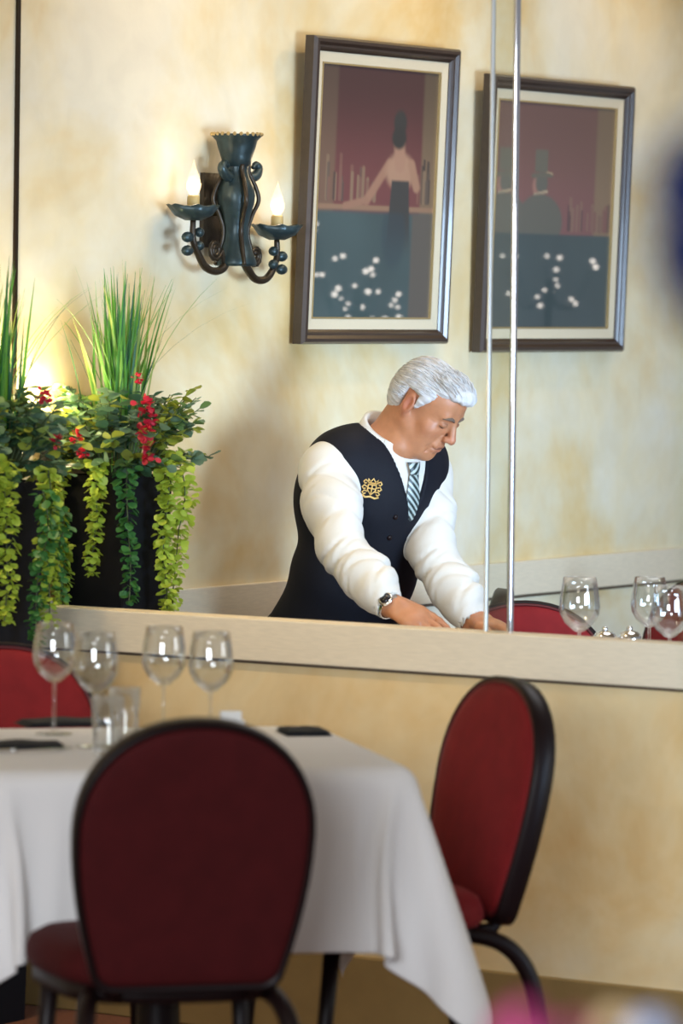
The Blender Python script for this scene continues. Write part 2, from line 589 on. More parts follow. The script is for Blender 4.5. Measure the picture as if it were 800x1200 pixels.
def picture(name, label, x0, x1, y0l, y0r, y1l, y1r, painter):
    t = 0.02
    s0, za = wall_pt(x0, y0l, t)
    s1, zb = wall_pt(x1, y0r, t)
    _, zc = wall_pt(x0, y1l, t)
    _, zd = wall_pt(x1, y1r, t)
    top, bot = (za + zb) / 2, (zc + zd) / 2
    W, Hh = s1 - s0, top - bot
    root = thing(name, label, 'picture', (0, 0, 0), 0, 'framed pictures on the plaster wall')
    # local x = along the wall (D2), local y = out from the wall, z up; hung leaning a little forward at the top
    base = CORNER + D2 * s0 + Vector((0, 0, bot))
    R = Matrix((( D2.x, D1.x, 0), (D2.y, D1.y, 0), (0, 0, 1))).to_4x4()
    lean = Matrix.Rotation(-math.radians(2.2), 4, 'X')
    root.matrix_world = Matrix.Translation(base + D1 * 0.012) @ R @ lean
    fw, lw, dep = 0.036, 0.026, 0.034
    # profile across a rail: (distance in from the outer edge, height)
    prof = [(0, 0), (0, dep * 0.75), (0.006, dep), (0.014, dep * 1.02), (0.022, dep * 0.82), (0.027, dep * 0.80), (0.031, dep * 0.66), (fw, dep * 0.55), (fw, 0)]

    def rails(nm, pr, m, off):
        corners = [(0, 0), (W, 0), (W, Hh), (0, Hh)]
        inw = [(1, 1), (-1, 1), (-1, -1), (1, -1)]
        for k in range(4):
            mb = MB()
            a, c = corners[k], corners[(k + 1) % 4]
            ia, ic = inw[k], inw[(k + 1) % 4]
            vs = []
            for p, i_ in ((a, ia), (c, ic)):
                for d, h in pr:
                    vs.append((p[0] + i_[0] * (d + off), h, p[1] + i_[1] * (d + off)))
            n = len(pr)
            fs = [(q, (q + 1) % n, n + (q + 1) % n, n + q) for q in range(n)] + [tuple(range(n))[::-1], tuple(range(n, 2 * n))]
            mb.add(vs, fs)
            mb.build(nm, m, root)
    rails('frame_rail', prof, M['frame'], 0)
    rails('liner', [(0, 0.004), (0, dep * 0.48), (lw, dep * 0.36), (lw, 0.004)], M['liner'], fw + 0.0005)
    rails('fillet', [(0, 0.004), (0, dep * 0.40), (0.004, dep * 0.40), (0.004, 0.004)], M['fillet'], fw + lw + 0.001)
    nx, nz = 120, 160
    ins = fw + lw + 0.003
    us, vs_ = np.linspace(0, 1, nx), np.linspace(0, 1, nz)
    U, V = np.meshgrid(us, vs_)
    img = painter(U, V)
    xs = ins + U * (W - 2 * ins)
    zs = Hh - ins - V * (Hh - 2 * ins)
    verts = np.stack([xs.ravel(), np.full(xs.size, 0.008), zs.ravel()], 1)
    faces = [(j * nx + i, j * nx + i + 1, (j + 1) * nx + i + 1, (j + 1) * nx + i) for j in range(nz - 1) for i in range(nx - 1)]
    me = mesh('art_print', verts, faces, True)
    ca = me.color_attributes.new('print', 'FLOAT_COLOR', 'POINT')
    ca.data.foreach_set('color', np.concatenate([np.clip(img.reshape(-1, 3), 0, 1), np.ones((img.shape[0] * img.shape[1], 1))], 1).astype(np.float32).ravel())
    link('art_print', me, M['print'], root)
    mb = MB()
    mb.box(0.004, W - 0.004, 0.0, 0.006, 0.004, Hh - 0.004)
    mb.build('backing', M['groove'], root)
    return root


picture('framed_picture', 'dark-framed print of a woman with bare back at a bar, nearer the wall sconce', 346, 517, 30, 68, 402, 403, paint_bar)
picture('framed_picture', 'dark-framed print of two men in top hats, behind the upright glass strip', 556, 723, 80, 107, 408, 416, paint_gents)

# ------------------------------------------------------------------ iron wall sconce with two candle bulbs
def sconce():
    t = 0.075
    s, z = wall_pt(275, 300, t)
    root = thing('wall_sconce', 'verdigris iron wall sconce with two lit flame bulbs on scrolled arms', 'wall lamp')
    R = Matrix(((D2.x, D1.x, 0), (D2.y, D1.y, 0), (0, 0, 1))).to_4x4()
    root.matrix_world = Matrix.Translation(CORNER + D2 * s + Vector((0, 0, z))) @ R
    c = (0, t, 0)
    px = 0.00212
    mb = MB()
    mb.lathe([(0.0, -0.024), (0.050, -0.024), (0.052, -0.016), (0.046, 0.0), (0.036, 0.024), (0.030, 0.05), (0.030, 0.072),
              (0.036, 0.098), (0.044, 0.125), (0.046, 0.145), (0.042, 0.168), (0.032, 0.19), (0.028, 0.205), (0.030, 0.222)], 24, c)
    mb.build('body', M['iron'], root, True)
    for k in range(4):
        a = PI / 8 + PI / 2 * k + 0.15
        mb = MB()
        mb.tube(smooth_path([(c[0] + r * math.cos(a), c[1] + r * math.sin(a), zz) for r, zz in
                 ((0.052, -0.022), (0.040, 0.02), (0.032, 0.06), (0.044, 0.10), (0.060, 0.135), (0.050, 0.17), (0.034, 0.20), (0.033, 0.22))]), 0.0055, 6)
        mb.build('rib', M['iron_brown'], root, True)
    mb = MB()
    mb.lathe([(0.0, 0.215), (0.034, 0.215), (0.037, 0.235), (0.046, 0.262), (0.050, 0.278), (0.060, 0.288), (0.061, 0.293), (0.053, 0.291), (0.044, 0.27), (0.0, 0.26)], 24, c)
    crown = mb.build('crown', M['iron'], root, True)
    mb = MB()
    for k in range(24):
        a = 2 * PI * k / 24
        mb.sphere((c[0] + 0.060 * math.cos(a), c[1] + 0.060 * math.sin(a), 0.293), 0.005, 6, 4)
    tag(mb.build('beading', M['fillet'], crown), kind='stuff')
    mb = MB()                                             # wall plate and stub that hold it
    mb.box(-0.045, 0.045, 0.0, 0.012, 0.02, 0.20)
    mb.tube([(0, 0.01, 0.11), (0, 0.05, 0.11)], 0.014, 8)
    mb.build('wall_plate', M['iron_brown'], root)
    for sgn in (-1, 1):                                   # leaves curling from the neck
        mb = MB()
        mb.tube(smooth_path([(sgn * 0.030, t, 0.196), (sgn * 0.050, t + 0.01, 0.190), (sgn * 0.068, t + 0.012, 0.198), (sgn * 0.078, t + 0.012, 0.212),
                 (sgn * 0.066, t + 0.012, 0.222), (sgn * 0.052, t + 0.012, 0.214)]), smooth_rad([0.012, 0.014, 0.013, 0.011, 0.009, 0.005]), 8)
        mb.build('leaf_curl', M['iron'], root, True)
    for sgn, dz in ((-1, 0.020), (1, -0.020)):
        X = sgn * 0.178
        pan = 0.062 + dz
        mb = MB()
        pts = [(sgn * 0.035, t, -0.012), (sgn * 0.052, t, -0.030), (sgn * 0.085, t, -0.046 + dz * 0.4), (sgn * 0.125, t, -0.042 + dz * 0.7),
               (sgn * 0.155, t, -0.018 + dz), (X, t, 0.018 + dz), (X, t, pan)]
        mb.tube(smooth_path(pts), smooth_rad([0.010, 0.0105, 0.0095, 0.0095, 0.009, 0.008, 0.007]), 10)
        arm = mb.build('arm', M['iron_brown'], root, True)
        mb = MB()
        sp = []
        for k in range(20):
            a = k / 19 * 1.9 * 2 * PI
            r = 0.026 * (1 - 0.75 * k / 19)
            sp.append((sgn * (0.085 - r * math.cos(a)), t, 0.008 + dz * 0.3 - r * math.sin(a)))
        mb.tube([(sgn * 0.045, t, -0.03)] + sp, 0.006, 6)
        mb.build('scroll', M['iron_brown'], arm, True)
        for zz in (-0.010, 0.022):
            mb = MB()
            mb.sphere((X + sgn * 0.022, t, zz + dz), (0.020, 0.012, 0.013), 8, 6)
            mb.sphere((X - sgn * 0.020, t + 0.004, zz + dz + 0.012), (0.014, 0.012, 0.012), 8, 6)
            mb.build('leaf_knop', M['iron'], arm, True)
        mb = MB()
        n = 24
        prof = [(0.0, pan), (0.020, pan), (0.046, pan + 0.012), (0.062, pan + 0.034), (0.056, pan + 0.036), (0.040, pan + 0.022), (0.0, pan + 0.016)]
        vs, fs = [], []
        for i, (r, z_) in enumerate(prof):
            for k in range(n):
                a = 2 * PI * k / n
                lobe = 1 + (0.26 * (max(0, math.cos(2 * a)) ** 6) + 0.06 * math.cos(8 * a)) * (i in (3, 4))
                vs.append((X + max(r, 1e-4) * lobe * math.cos(a), t + max(r, 1e-4) * lobe * math.sin(a), z_ + 0.003 * math.cos(8 * a) * (i in (3, 4))))
        for i in range(len(prof) - 1):
            for k in range(n):
                l = (k + 1) % n
                fs.append((i * n + k, i * n + l, (i + 1) * n + l, (i + 1) * n + k))
        mb.add(vs, fs)
        mb.build('drip_pan', M['iron'], root, True)
        mb = MB()
        mb.lathe([(0.0, pan + 0.012), (0.015, pan + 0.012), (0.015, pan + 0.056), (0.012, pan + 0.060), (0.0, pan + 0.060)], 14, (X, t, 0))
        mb.build('candle_sleeve', M['candle'], root, True)
        mb = MB()
        mb.lathe([(0.0, pan + 0.058), (0.009, pan + 0.060), (0.017, pan + 0.074), (0.0185, pan + 0.086), (0.014, pan + 0.104), (0.007, pan + 0.122), (0.003, pan + 0.136), (0.0008, pan + 0.144)], 16, (X, t, 0))
        bulb = mb.build('bulb', M['bulb_glass'], root, True)
        mb = MB()
        mb.sphere((X, t, pan + 0.080), (0.0085, 0.0085, 0.012), 12, 8)
        mb.build('filament', M['bulb_glow'], bulb, True)
        g = bpy.data.lights.new('sconce_bulb_light', 'POINT')
        g.energy, g.color, g.shadow_soft_size = 0.12, (1, 0.75, 0.42), 0.02
        go = bpy.data.objects.new('sconce_bulb_light', g)
        COL.objects.link(go)
        go.matrix_world = Matrix.Translation((root.matrix_world @ Vector((X, t + 0.02, pan + 0.17))))
    return root


m_, N_, L_, b_ = new_mat('clear_flame_bulb_glass')
tr_, mxs = N_.new('ShaderNodeBsdfTransparent'), N_.new('ShaderNodeMixShader')
b_.inputs['Base Color'].default_value = (1, 0.8, 0.55, 1)
b_.inputs['Roughness'].default_value = 0.05
b_.inputs['Emission Color'].default_value = (1, 0.72, 0.40, 1)
b_.inputs['Emission Strength'].default_value = 0.3
mxs.inputs[0].default_value = 0.3
L_.new(tr_.outputs[0], mxs.inputs[1])
L_.new(b_.outputs[0], mxs.inputs[2])
L_.new(mxs.outputs[0], N_['Material Output'].inputs[0])
M['bulb_glass'] = m_
M['bulb_glow'] = glow('bulb_glow', (1.0, 0.80, 0.55), 30)
sconce()

# ------------------------------------------------------------------ upright glass strip built in place of the joint between two mirror panels
def mirror_joint_strip():
    def tt(x):
        d = at(x, 350, 1.0)
        o_ = CORNER + D2 * 0.025
        return (o_.x - d.x * o_.y) / (d.x * D1.y - D1.x)
    ta, tb = tt(570.5), tt(603.5)
    root = thing('mirror_joint_strip', 'narrow upright glass strip standing in for the bevelled joint of two mirror panels', 'glass strip')
    root.matrix_world = FR1 @ Matrix.Translation((ta, 0.024, LEDGE))
    W, th, h = tb - ta, 0.010, CEIL - LEDGE
    mb = MB()
    mb.box(0.007, W - 0.009, 0.002, th - 0.004, 0, h)
    mb.build('pane', M['clear_pane'], root)
    mb = MB()                                            # ground edge on the left: pale, bevelled
    pr = [(0, 0.003), (0.006, -0.001), (0.009, 0.002), (0.009, th - 0.002), (0, th - 0.002)]
    vs = [(x, y, z) for z in (0, h) for x, y in pr]
    n = len(pr)
    fs = [(q, (q + 1) % n, n + (q + 1) % n, n + q) for q in range(n)] + [tuple(range(n))[::-1], tuple(range(n, 2 * n))]
    mb.add(vs, fs)
    tag(mb.build('ground_edge', M['frosted_edge'], root), 'pale bevel edge of the mirror joint')
    mb = MB()
    pr = [(W - 0.0055 - 0.0055 * math.cos(PI * k / 10), 0.001 - 0.0045 * math.sin(PI * k / 10)) for k in range(11)] + [(W, th), (W - 0.011, th)]
    vs = [(x, y, z) for z in (0, h) for x, y in pr]
    n = len(pr)
    fs = [(q, (q + 1) % n, n + (q + 1) % n, n + q) for q in range(n)] + [tuple(range(n))[::-1], tuple(range(n, 2 * n))]
    mb.add(vs, fs)
    tag(mb.build('polished_edge', M['mirror_edge'], root), 'mirror-bright bevel edge of the mirror joint')


m_, N_, L_, b_ = new_mat('clear_glass_pane')
tr_, mxs, fr_ = N_.new('ShaderNodeBsdfTransparent'), N_.new('ShaderNodeMixShader'), N_.new('ShaderNodeFresnel')
gl_ = N_.new('ShaderNodeBsdfGlossy')
tr_.inputs[0].default_value = (0.96, 0.98, 0.97, 1)
gl_.inputs['Roughness'].default_value = 0.02
L_.new(fr_.outputs[0], mxs.inputs[0])
L_.new(tr_.outputs[0], mxs.inputs[1])
L_.new(gl_.outputs[0], mxs.inputs[2])
L_.new(mxs.outputs[0], N_['Material Output'].inputs[0])
M['clear_pane'] = m_
M['frosted_edge'] = mat('ground_glass_edge', (0.72, 0.74, 0.72), 0.25, spec=0.8)
M['mirror_edge'] = mat('polished_glass_edge', (0.80, 0.80, 0.84), 0.06, 1.0)
mirror_joint_strip()

# ------------------------------------------------------------------ chairs
def outline(scale=1.0, n=12):
    pts = []
    wb, wm, zm, h = 0.160, 0.207, 0.265, 0.458
    for k in range(5):                                   # bottom right corner
        a = -PI / 2 + PI / 2 * k / 4
        pts.append((wb - 0.03 + 0.03 * math.cos(a) + 0.006 * k / 4, 0.03 + 0.03 * math.sin(a)))
    for k in range(1, 6):
        q = k / 6
        pts.append((wb + 0.006 + (wm - wb - 0.006) * (1 - (1 - q) ** 1.8), 0.03 + (zm - 0.03) * q))
    for k in range(2 * n + 1):
        a = PI * k / (2 * n)
        ca, sa = math.cos(a), math.sin(a)
        e = 0.92
        pts.append((wm * math.copysign(abs(ca) ** e, ca), zm + (h - zm) * abs(sa) ** e))
    L = [(-x, z) for x, z in pts[1:10][::-1]]
    pts += L
    pts.append((-(wb - 0.03), 0.0))
    return pts


def slab(pts, y0, bulge, sgn, inset):
    """a cushion face: rings of the outline shrunk towards the middle, swelling out"""
    cx, cz = 0.0, 0.245
    mb = MB()
    rings = [(1.0, 0.0), (0.985, 0.45), (0.94, 0.72), (0.85, 0.9), (0.65, 0.98), (0.35, 1.0)]
    n = len(pts)
    vs = []
    for s_, bq in rings:
        s_ *= inset
        vs += [(cx + (x - cx) * s_, y0 + sgn * bulge * bq, cz + (z - cz) * s_) for x, z in pts]
    vs.append((cx, y0 + sgn * bulge, cz))
    fs = []
    for i in range(len(rings) - 1):
        for k in range(n):
            l = (k + 1) % n
            f = (i * n + k, i * n + l, (i + 1) * n + l, (i + 1) * n + k)
            fs.append(f if sgn < 0 else f[::-1])
    o_ = (len(rings) - 1) * n
    for k in range(n):
        f = (o_ + k, o_ + (k + 1) % n, len(vs) - 1)
        fs.append(f if sgn < 0 else f[::-1])
    mb.add(vs, fs)
    return mb


def make_chair(label, velvet):
    root = thing('dining_chair', label, 'chair', group='red velvet dining chairs')
    rec = Matrix.Translation((0, -0.20, 0.425)) @ Matrix.Rotation(math.radians(11), 4, 'X')
    pts = outline()

    def tip(mb):
        mb.v = [tuple(rec @ Vector(v)) for v in mb.v]
        return mb
    tip(slab(pts, 0.012, 0.020, 1, 0.955)).build('backrest', velvet, root, True)
    tip(slab(pts, -0.016, 0.010, -1, 0.955)).build('back_panel', velvet, root, True)
    mb = MB()                                            # lacquered rim round the backrest
    n = len(pts)
    pr = [(0.955, 0.020), (0.98, 0.025), (1.005, 0.020), (1.012, 0.0), (1.005, -0.018), (0.985, -0.020), (0.96, -0.016), (0.93, 0.0)]
    vs = []
    for s_, y in pr:
        vs += [(x * s_, y, 0.245 + (z - 0.245) * s_) for x, z in pts]
    fs = []
    for i in range(len(pr)):
        j = (i + 1) % len(pr)
        for k in range(n):
            l = (k + 1) % n
            fs.append((i * n + k, j * n + k, j * n + l, i * n + l))
    mb.add(vs, fs)
    tip(mb).build('back_frame', M['chair_frame'], root, True)
    mb = MB()                                            # dark red piping inside the rim
    mb.tube([(x * 0.955, 0.020, 0.245 + (z - 0.245) * 0.955) for x, z in pts], 0.0045, 6, True)
    tip(mb).build('piping', M['piping'], root, True)
    # seat
    m2 = 26
    so = []
    for k in range(m2):
        a = 2 * PI * k / m2
        e = 0.55
        x = 0.215 * math.copysign(abs(math.cos(a)) ** e, math.cos(a))
        y = 0.205 * math.copysign(abs(math.sin(a)) ** e, math.sin(a))
        so.append((x * (1 + 0.12 * y / 0.2), y + 0.02))
    mb = MB()
    prof = [(0.0, 0.425), (0.96, 0.425), (1.0, 0.437), (1.0, 0.455), (0.96, 0.475), (0.86, 0.488), (0.5, 0.497), (0.0, 0.50)]
    vs, fs = [], []
    for s_, z in prof:
        vs += [(x * max(s_, 1e-3), 0.02 + (y - 0.02) * max(s_, 1e-3), z) for x, y in so]
    for i in range(len(prof) - 1):
        for k in range(m2):
            l = (k + 1) % m2
            fs.append((i * m2 + k, i * m2 + l, (i + 1) * m2 + l, (i + 1) * m2 + k))
    mb.add(vs, fs)
    mb.build('seat', velvet, root, True)
    mb = MB()
    vs, fs = [], []
    for s_, z in [(0.0, 0.395), (0.92, 0.395), (0.95, 0.40), (0.95, 0.427), (0.0, 0.427)]:
        vs += [(x * max(s_, 1e-3), 0.02 + (y - 0.02) * max(s_, 1e-3), z) for x, y in so]
    for i in range(4):
        for k in range(m2):
            l = (k + 1) % m2
            fs.append((i * m2 + k, i * m2 + l, (i + 1) * m2 + l, (i + 1) * m2 + k))
    mb.add(vs, fs)
    mb.build('seat_frame', M['chair_frame'], root, True)
    for sx in (-1, 1):
        mb = MB()                                        # bracket from seat frame to backrest
        mb.tube([(sx * 0.12, -0.13, 0.41), (sx * 0.125, -0.19, 0.415), (sx * 0.125, -0.215, 0.45), (sx * 0.125, -0.222, 0.50)], 0.013, 8)
        mb.build('back_bracket', M['chair_frame'], root, True)
        mb = MB()
        mb.tube([(sx * 0.17, 0.16, 0.41), (sx * 0.18, 0.18, 0.25), (sx * 0.185, 0.20, 0.0)], [0.017, 0.015, 0.012], 8)
        mb.build('leg', M['chair_frame'], root, True)
        mb = MB()                                        # rear leg: bows out from under the seat
        mb.tube(smooth_path([(sx * 0.13, -0.06, 0.405), (sx * 0.155, -0.14, 0.408), (sx * 0.172, -0.20, 0.385), (sx * 0.182, -0.24, 0.33), (sx * 0.187, -0.262, 0.24), (sx * 0.19, -0.275, 0.12), (sx * 0.19, -0.285, 0.0)], 4),
                smooth_rad([0.015, 0.016, 0.017, 0.017, 0.016, 0.014, 0.012], 4), 10)
        mb.build('leg', M['chair_frame'], root, True)
    return root


def put(o, x, y, facing, label=None):
    """stand a chair at x, y facing along a plan direction"""
    o.location = (x, y, 0)
    o.rotation_euler = (0, 0, math.atan2(facing[1], facing[0]) - PI / 2)
    if label: o['label'] = label
    return o


def seat_for_back(px, k, f):
    """where a chair stands when the middle of its backrest top is seen at column px"""
    Z = k * FPX
    X = at(px, 500, Z).x
    f = Vector((f[0], f[1])).normalized()
    c = Vector((X, Z)) + f * 0.295
    return c.x, c.y


TA = math.atan2(0.17, 0.76)                              # the near table is turned by this angle
fx = (-0.235, 0.972)
chair_f = make_chair('red velvet dining chair in front of the white table, seen from the back', M['velvet_shaded'])
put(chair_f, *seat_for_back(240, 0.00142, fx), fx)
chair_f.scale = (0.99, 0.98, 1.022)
chair_r = make_chair('x', M['velvet'])
fx = (-0.91, -0.41)
put(chair_r, *seat_for_back(608, 0.00164, fx), fx, 'red velvet dining chair turned sideways at the right side of the white table')
fx = (0.30, -0.95)
chair_l = put(copy_tree(chair_r), *seat_for_back(0, 0.001775, fx), fx, 'red velvet dining chair cut by the left edge, beside the black planter')
fx = (-0.10, -1.0)
put(copy_tree(chair_r), *seat_for_back(619, 0.00206, fx), fx, 'red dining chair beyond the low wall with only its arched top showing, nearest the waiter')
fx = (-0.98, 0.1)
put(copy_tree(chair_r), *seat_for_back(598, 0.00214, fx), fx, 'dark dining chair top peeping out behind the red one beyond the low wall')
fx = (-0.75, -0.6)
put(copy_tree(chair_r), *seat_for_back(838, 0.00225, fx), fx, 'dining chair top beyond the low wall, behind the right-hand pair of wine glasses')

# ------------------------------------------------------------------ near table, its cloth and what stands on it
TZ = 0.75
A1 = Vector((math.cos(TA), math.sin(TA), 0))             # along the front edge, to the right
A2 = Vector((-math.sin(TA), math.cos(TA), 0))            # away from the viewer
NR = Vector((0.150, 8.03, 0))
TS = 0.80
TC = NR - A1 * (TS / 2) + A2 * (TS / 2)


def cloth_drape(size, drop, top_z, centre, rz, seed, name, label, cat='tablecloth', group=None, n=61, seats=(), flare=0.0):
    """let a square cloth fall over a square table top"""
    r = np.random.default_rng(seed)
    L_ = size + 2 * drop
    h = L_ / (n - 1)
    g = np.linspace(-L_ / 2, L_ / 2, n)
    X, Y = np.meshgrid(g, g, indexing='ij')
    P = np.stack([X, Y, np.zeros_like(X) + 0.004], -1)
    hf = size / 2
    ox, oy = np.maximum(np.abs(X) - hf, 0), np.maximum(np.abs(Y) - hf, 0)
    P[..., 2] -= 0.5 * (ox + oy)
    P[..., 0] -= np.sign(X) * ox * 0.3
    P[..., 1] -= np.sign(Y) * oy * 0.3
    P += r.normal(0, 0.0015, P.shape)
    V = np.zeros_like(P)
    pinned = (np.abs(X) < hf - h) & (np.abs(Y) < hf - h)
    P0 = P.copy()

    def con(P, a, b, rest, st):
        d = P[b] - P[a]
        l = np.linalg.norm(d, axis=-1, keepdims=True) + 1e-9
        c_ = d * ((l - rest) / l) * 0.5 * st
        P[a] += c_
        P[b] -= c_
    S = slice
    for it in range(260):
        V *= 0.97
        V[..., 2] -= 0.004 * 0.16
        Q = P + V
        for sub in range(9):
            for ax in (0, 1):
                for off in (0, 1):
                    m_ = (n - off) // 2
                    if ax == 0:
                        con(Q, (S(off, off + 2 * m_, 2),), (S(off + 1, off + 2 * m_, 2),), h, 1.0) if Q[off + 1:off + 2 * m_:2].shape[0] == Q[off:off + 2 * m_:2].shape[0] else None
                    else:
                        con(Q, (S(None), S(off, off + 2 * m_, 2)), (S(None), S(off + 1, off + 2 * m_, 2)), h, 1.0) if Q[:, off + 1:off + 2 * m_:2].shape[1] == Q[:, off:off + 2 * m_:2].shape[1] else None
            for p in (0, 1):
                for q in (0, 1):
                    e1 = ((n - 1 - p) // 2) * 2
                    e2 = ((n - 1 - q) // 2) * 2
                    con(Q, (S(p, p + e1, 2), S(q, q + e2, 2)), (S(p + 1, p + 1 + e1, 2), S(q + 1, q + 1 + e2, 2)), h * 1.41421, 0.35)
                    con(Q, (S(p + 1, p + 1 + e1, 2), S(q, q + e2, 2)), (S(p, p + e1, 2), S(q + 1, q + 1 + e2, 2)), h * 1.41421, 0.35)
            # table top box (with a small radius)
            inside = (np.abs(Q[..., 0]) < hf + 0.004) & (np.abs(Q[..., 1]) < hf + 0.004) & (Q[..., 2] < 0.003)
            dt = 0.003 - Q[..., 2]
            dx = hf + 0.004 - np.abs(Q[..., 0])
            dy = hf + 0.004 - np.abs(Q[..., 1])
            mt = inside & (dt <= dx) & (dt <= dy)
            mx = inside & ~mt & (dx <= dy)
            my = inside & ~mt & ~mx
            Q[..., 2][mt] = 0.003
            Q[..., 0][mx] = (np.sign(Q[..., 0]) * (hf + 0.004))[mx]
            Q[..., 1][my] = (np.sign(Q[..., 1]) * (hf + 0.004))[my]
            for (cx, cy, ca_, sa_) in seats:             # chair seats pushed in under the table hold the cloth up
                ux, uy = Q[..., 0] - cx, Q[..., 1] - cy
                lx, ly = ux * ca_ + uy * sa_, uy * ca_ - ux * sa_
                hit = (np.abs(lx) < 0.25) & (np.abs(ly - 0.02) < 0.225) & (Q[..., 2] < 0.515 - top_z)
                Q[..., 2][hit] = 0.515 - top_z
            Q[pinned] = P0[pinned] * [1, 1, 0] + [0, 0, 0.004]
        V = Q - P
        P = Q
    if flare:                                            # the right front corner swings out over the chair
        for sg in (1, -1):
            near = np.clip(1 - np.hypot(X - sg * L_ / 2, Y + L_ / 2) / (drop * 2.1), 0, 1)
            near = near * near * (3 - 2 * near)
            low = np.clip(-P[..., 2] / (drop * 1.41), 0, 1)
            P[..., 0] += sg * flare * near * low
            P[..., 1] -= 0.02 * near * low
    vs = P.reshape(-1, 3)
    fs = [(i * n + j, (i + 1) * n + j, (i + 1) * n + j + 1, i * n + j + 1) for i in range(n - 1) for j in range(n - 1)]
    me = mesh(name, vs, fs, True)
    o = link(name, me, M['cloth'])
    o.location = (centre.x, centre.y, top_z)
    o.rotation_euler = (0, 0, rz)
    md = o.modifiers.new('thickness', 'SOLIDIFY')
    md.thickness = 0.0015
    md.offset = 1
    md2 = o.modifiers.new('smooth', 'SUBSURF')
    md2.levels = md2.render_levels = 1
    return tag(o, label, cat, group)


def table(name, label, centre, rz, sx, sy, top):
    root = thing(name, label, 'table', (centre.x, centre.y, 0), rz, None)
    mb = MB()
    mb.box(-sx / 2, sx / 2, -sy / 2, sy / 2, top - 0.035, top)
    mb.build('tabletop', M['wood'], root, bevel=0.004)
    mb = MB()
    mb.lathe([(0.0, 0.04), (0.055, 0.05), (0.045, 0.12), (0.038, 0.4), (0.045, 0.66), (0.06, top - 0.04), (0.0, top - 0.036)], 16)
    mb.build('pedestal', M['chair_frame'], root, True)
    for k in range(4):
        a = PI / 4 + PI / 2 * k
        mb = MB()
        mb.tube([(0.03 * math.cos(a), 0.03 * math.sin(a), 0.075), (0.18 * math.cos(a), 0.18 * math.sin(a), 0.05), (0.32 * math.cos(a), 0.32 * math.sin(a), 0.016)], [0.024, 0.02, 0.016], 8)
        mb.build('foot', M['chair_frame'], root, True)
    return root


table('pedestal_table', 'pedestal table under the white cloth between the red chairs', TC, TA, TS - 0.035, TS - 0.035, TZ - 0.006)
cloth_drape(TS, 0.315, TZ, TC, TA, 3, 'tablecloth', 'white linen tablecloth hanging over the near table, corner dipping to the right', flare=0.065)
TOP = TZ + 0.0065


def on_table(px, dist):
    """a spot on the near table under sight line px, dist from its front edge"""
    p = TC - A2 * (TS / 2 - dist)
    d = at(px, 350, 1.0)
    lam = (p.x * A1.y - p.y * A1.x) / (d.x * A1.y - 1.0 * A1.x)
    return Vector((d.x * lam, lam, 0))


def on_depth(px, Z):
    v = at(px, 700, Z)
    return Vector((v.x, Z, 0))


def make_wine_glass(h=0.213, r=0.043, label='x'):
    root = thing('wine_glass', label, 'wine glass')
    mb = MB()
    th = 0.0011
    z0 = h * 0.46
    bh = h - z0
    outer = [(0.0035, z0), (0.012, z0 + 0.03 * bh), (r * 0.72, z0 + 0.17 * bh), (r * 0.95, z0 + 0.33 * bh), (r, z0 + 0.46 * bh), (r * 0.96, z0 + 0.65 * bh), (r * 0.88, z0 + 0.83 * bh), (r * 0.80, h)]
    inner = [(max(a - th, 0.0002), z + (th * 2.2 if i < 3 else 0)) for i, (a, z) in enumerate(outer)][::-1]
    mb.lathe([(0.0, z0)] + outer + inner[:-1] + [(0.0, z0 + 0.06 * bh)], 36)
    mb.build('bowl', M['glass'], root, True)
    mb = MB()
    mb.lathe([(0.0, 0.0035), (0.006, 0.005), (0.0036, 0.020), (0.0032, z0 * 0.6), (0.0036, z0 - 0.001), (0.0, z0 - 0.0008)], 16)
    mb.build('stem', M['glass'], root, True)
    mb = MB()
    mb.lathe([(0.0, 0.0), (0.036, 0.0), (0.037, 0.001), (0.034, 0.002), (0.010, 0.0034), (0.0, 0.0034)], 32)
    mb.build('foot', M['glass'], root, True)
    return root


def make_tumbler(label):
    root = thing('water_glass', label, 'glass', group='small glasses on the near table')
    mb = MB()
    h, r = 0.105, 0.031
    mb.lathe([(0.0, 0.0), (r * 0.80, 0.0), (r * 0.84, 0.003), (r * 0.92, h * 0.5), (r, h), (r - 0.0013, h), (r * 0.92 - 0.0013, h * 0.5), (r * 0.80, 0.012), (0.0, 0.010)], 28)
    mb.build('bowl', M['glass'], root, True)
    mb = MB()
    mb.lathe([(r * 1.0, h - 0.001), (r * 1.01, h), (r * 0.97, h + 0.0012), (r * 0.955, h)], 28)
    mb.build('rim', M['glass'], root, True)
    return root


wg = make_wine_glass(label='wine glass on the near table, leftmost of four, above the dark napkin')
GRP = 'wine glasses on the near table'
spots = [(65, 8.53, 'wine glass on the near table, leftmost of four, in front of the black planter'),
         (113, 8.30, 'second wine glass from the left on the near table, close to the front red chair'),
         (193, 8.48, 'third wine glass from the left on the near table, standing further back'),
         (248, 8.36, 'rightmost of the four wine glasses on the near table, beside the white holder')]
for i, (px, Z, lb) in enumerate(spots):
    o = wg if i == 0 else copy_tree(wg)
    v = on_depth(px, Z)
    o.location = (v.x, v.y, TOP)
    tag(o, lb, 'wine glass', GRP)
tb = make_tumbler('small clear water glass low beside the second wine glass on the near table')
v = on_depth(147, 8.36)
tb.location = (v.x, v.y, TOP)
o = copy_tree(tb)
v = on_depth(128, 8.17)
o.location = (v.x, v.y, TOP)
o['label'] = 'small clear water glass nearest the front chair back on the near table'

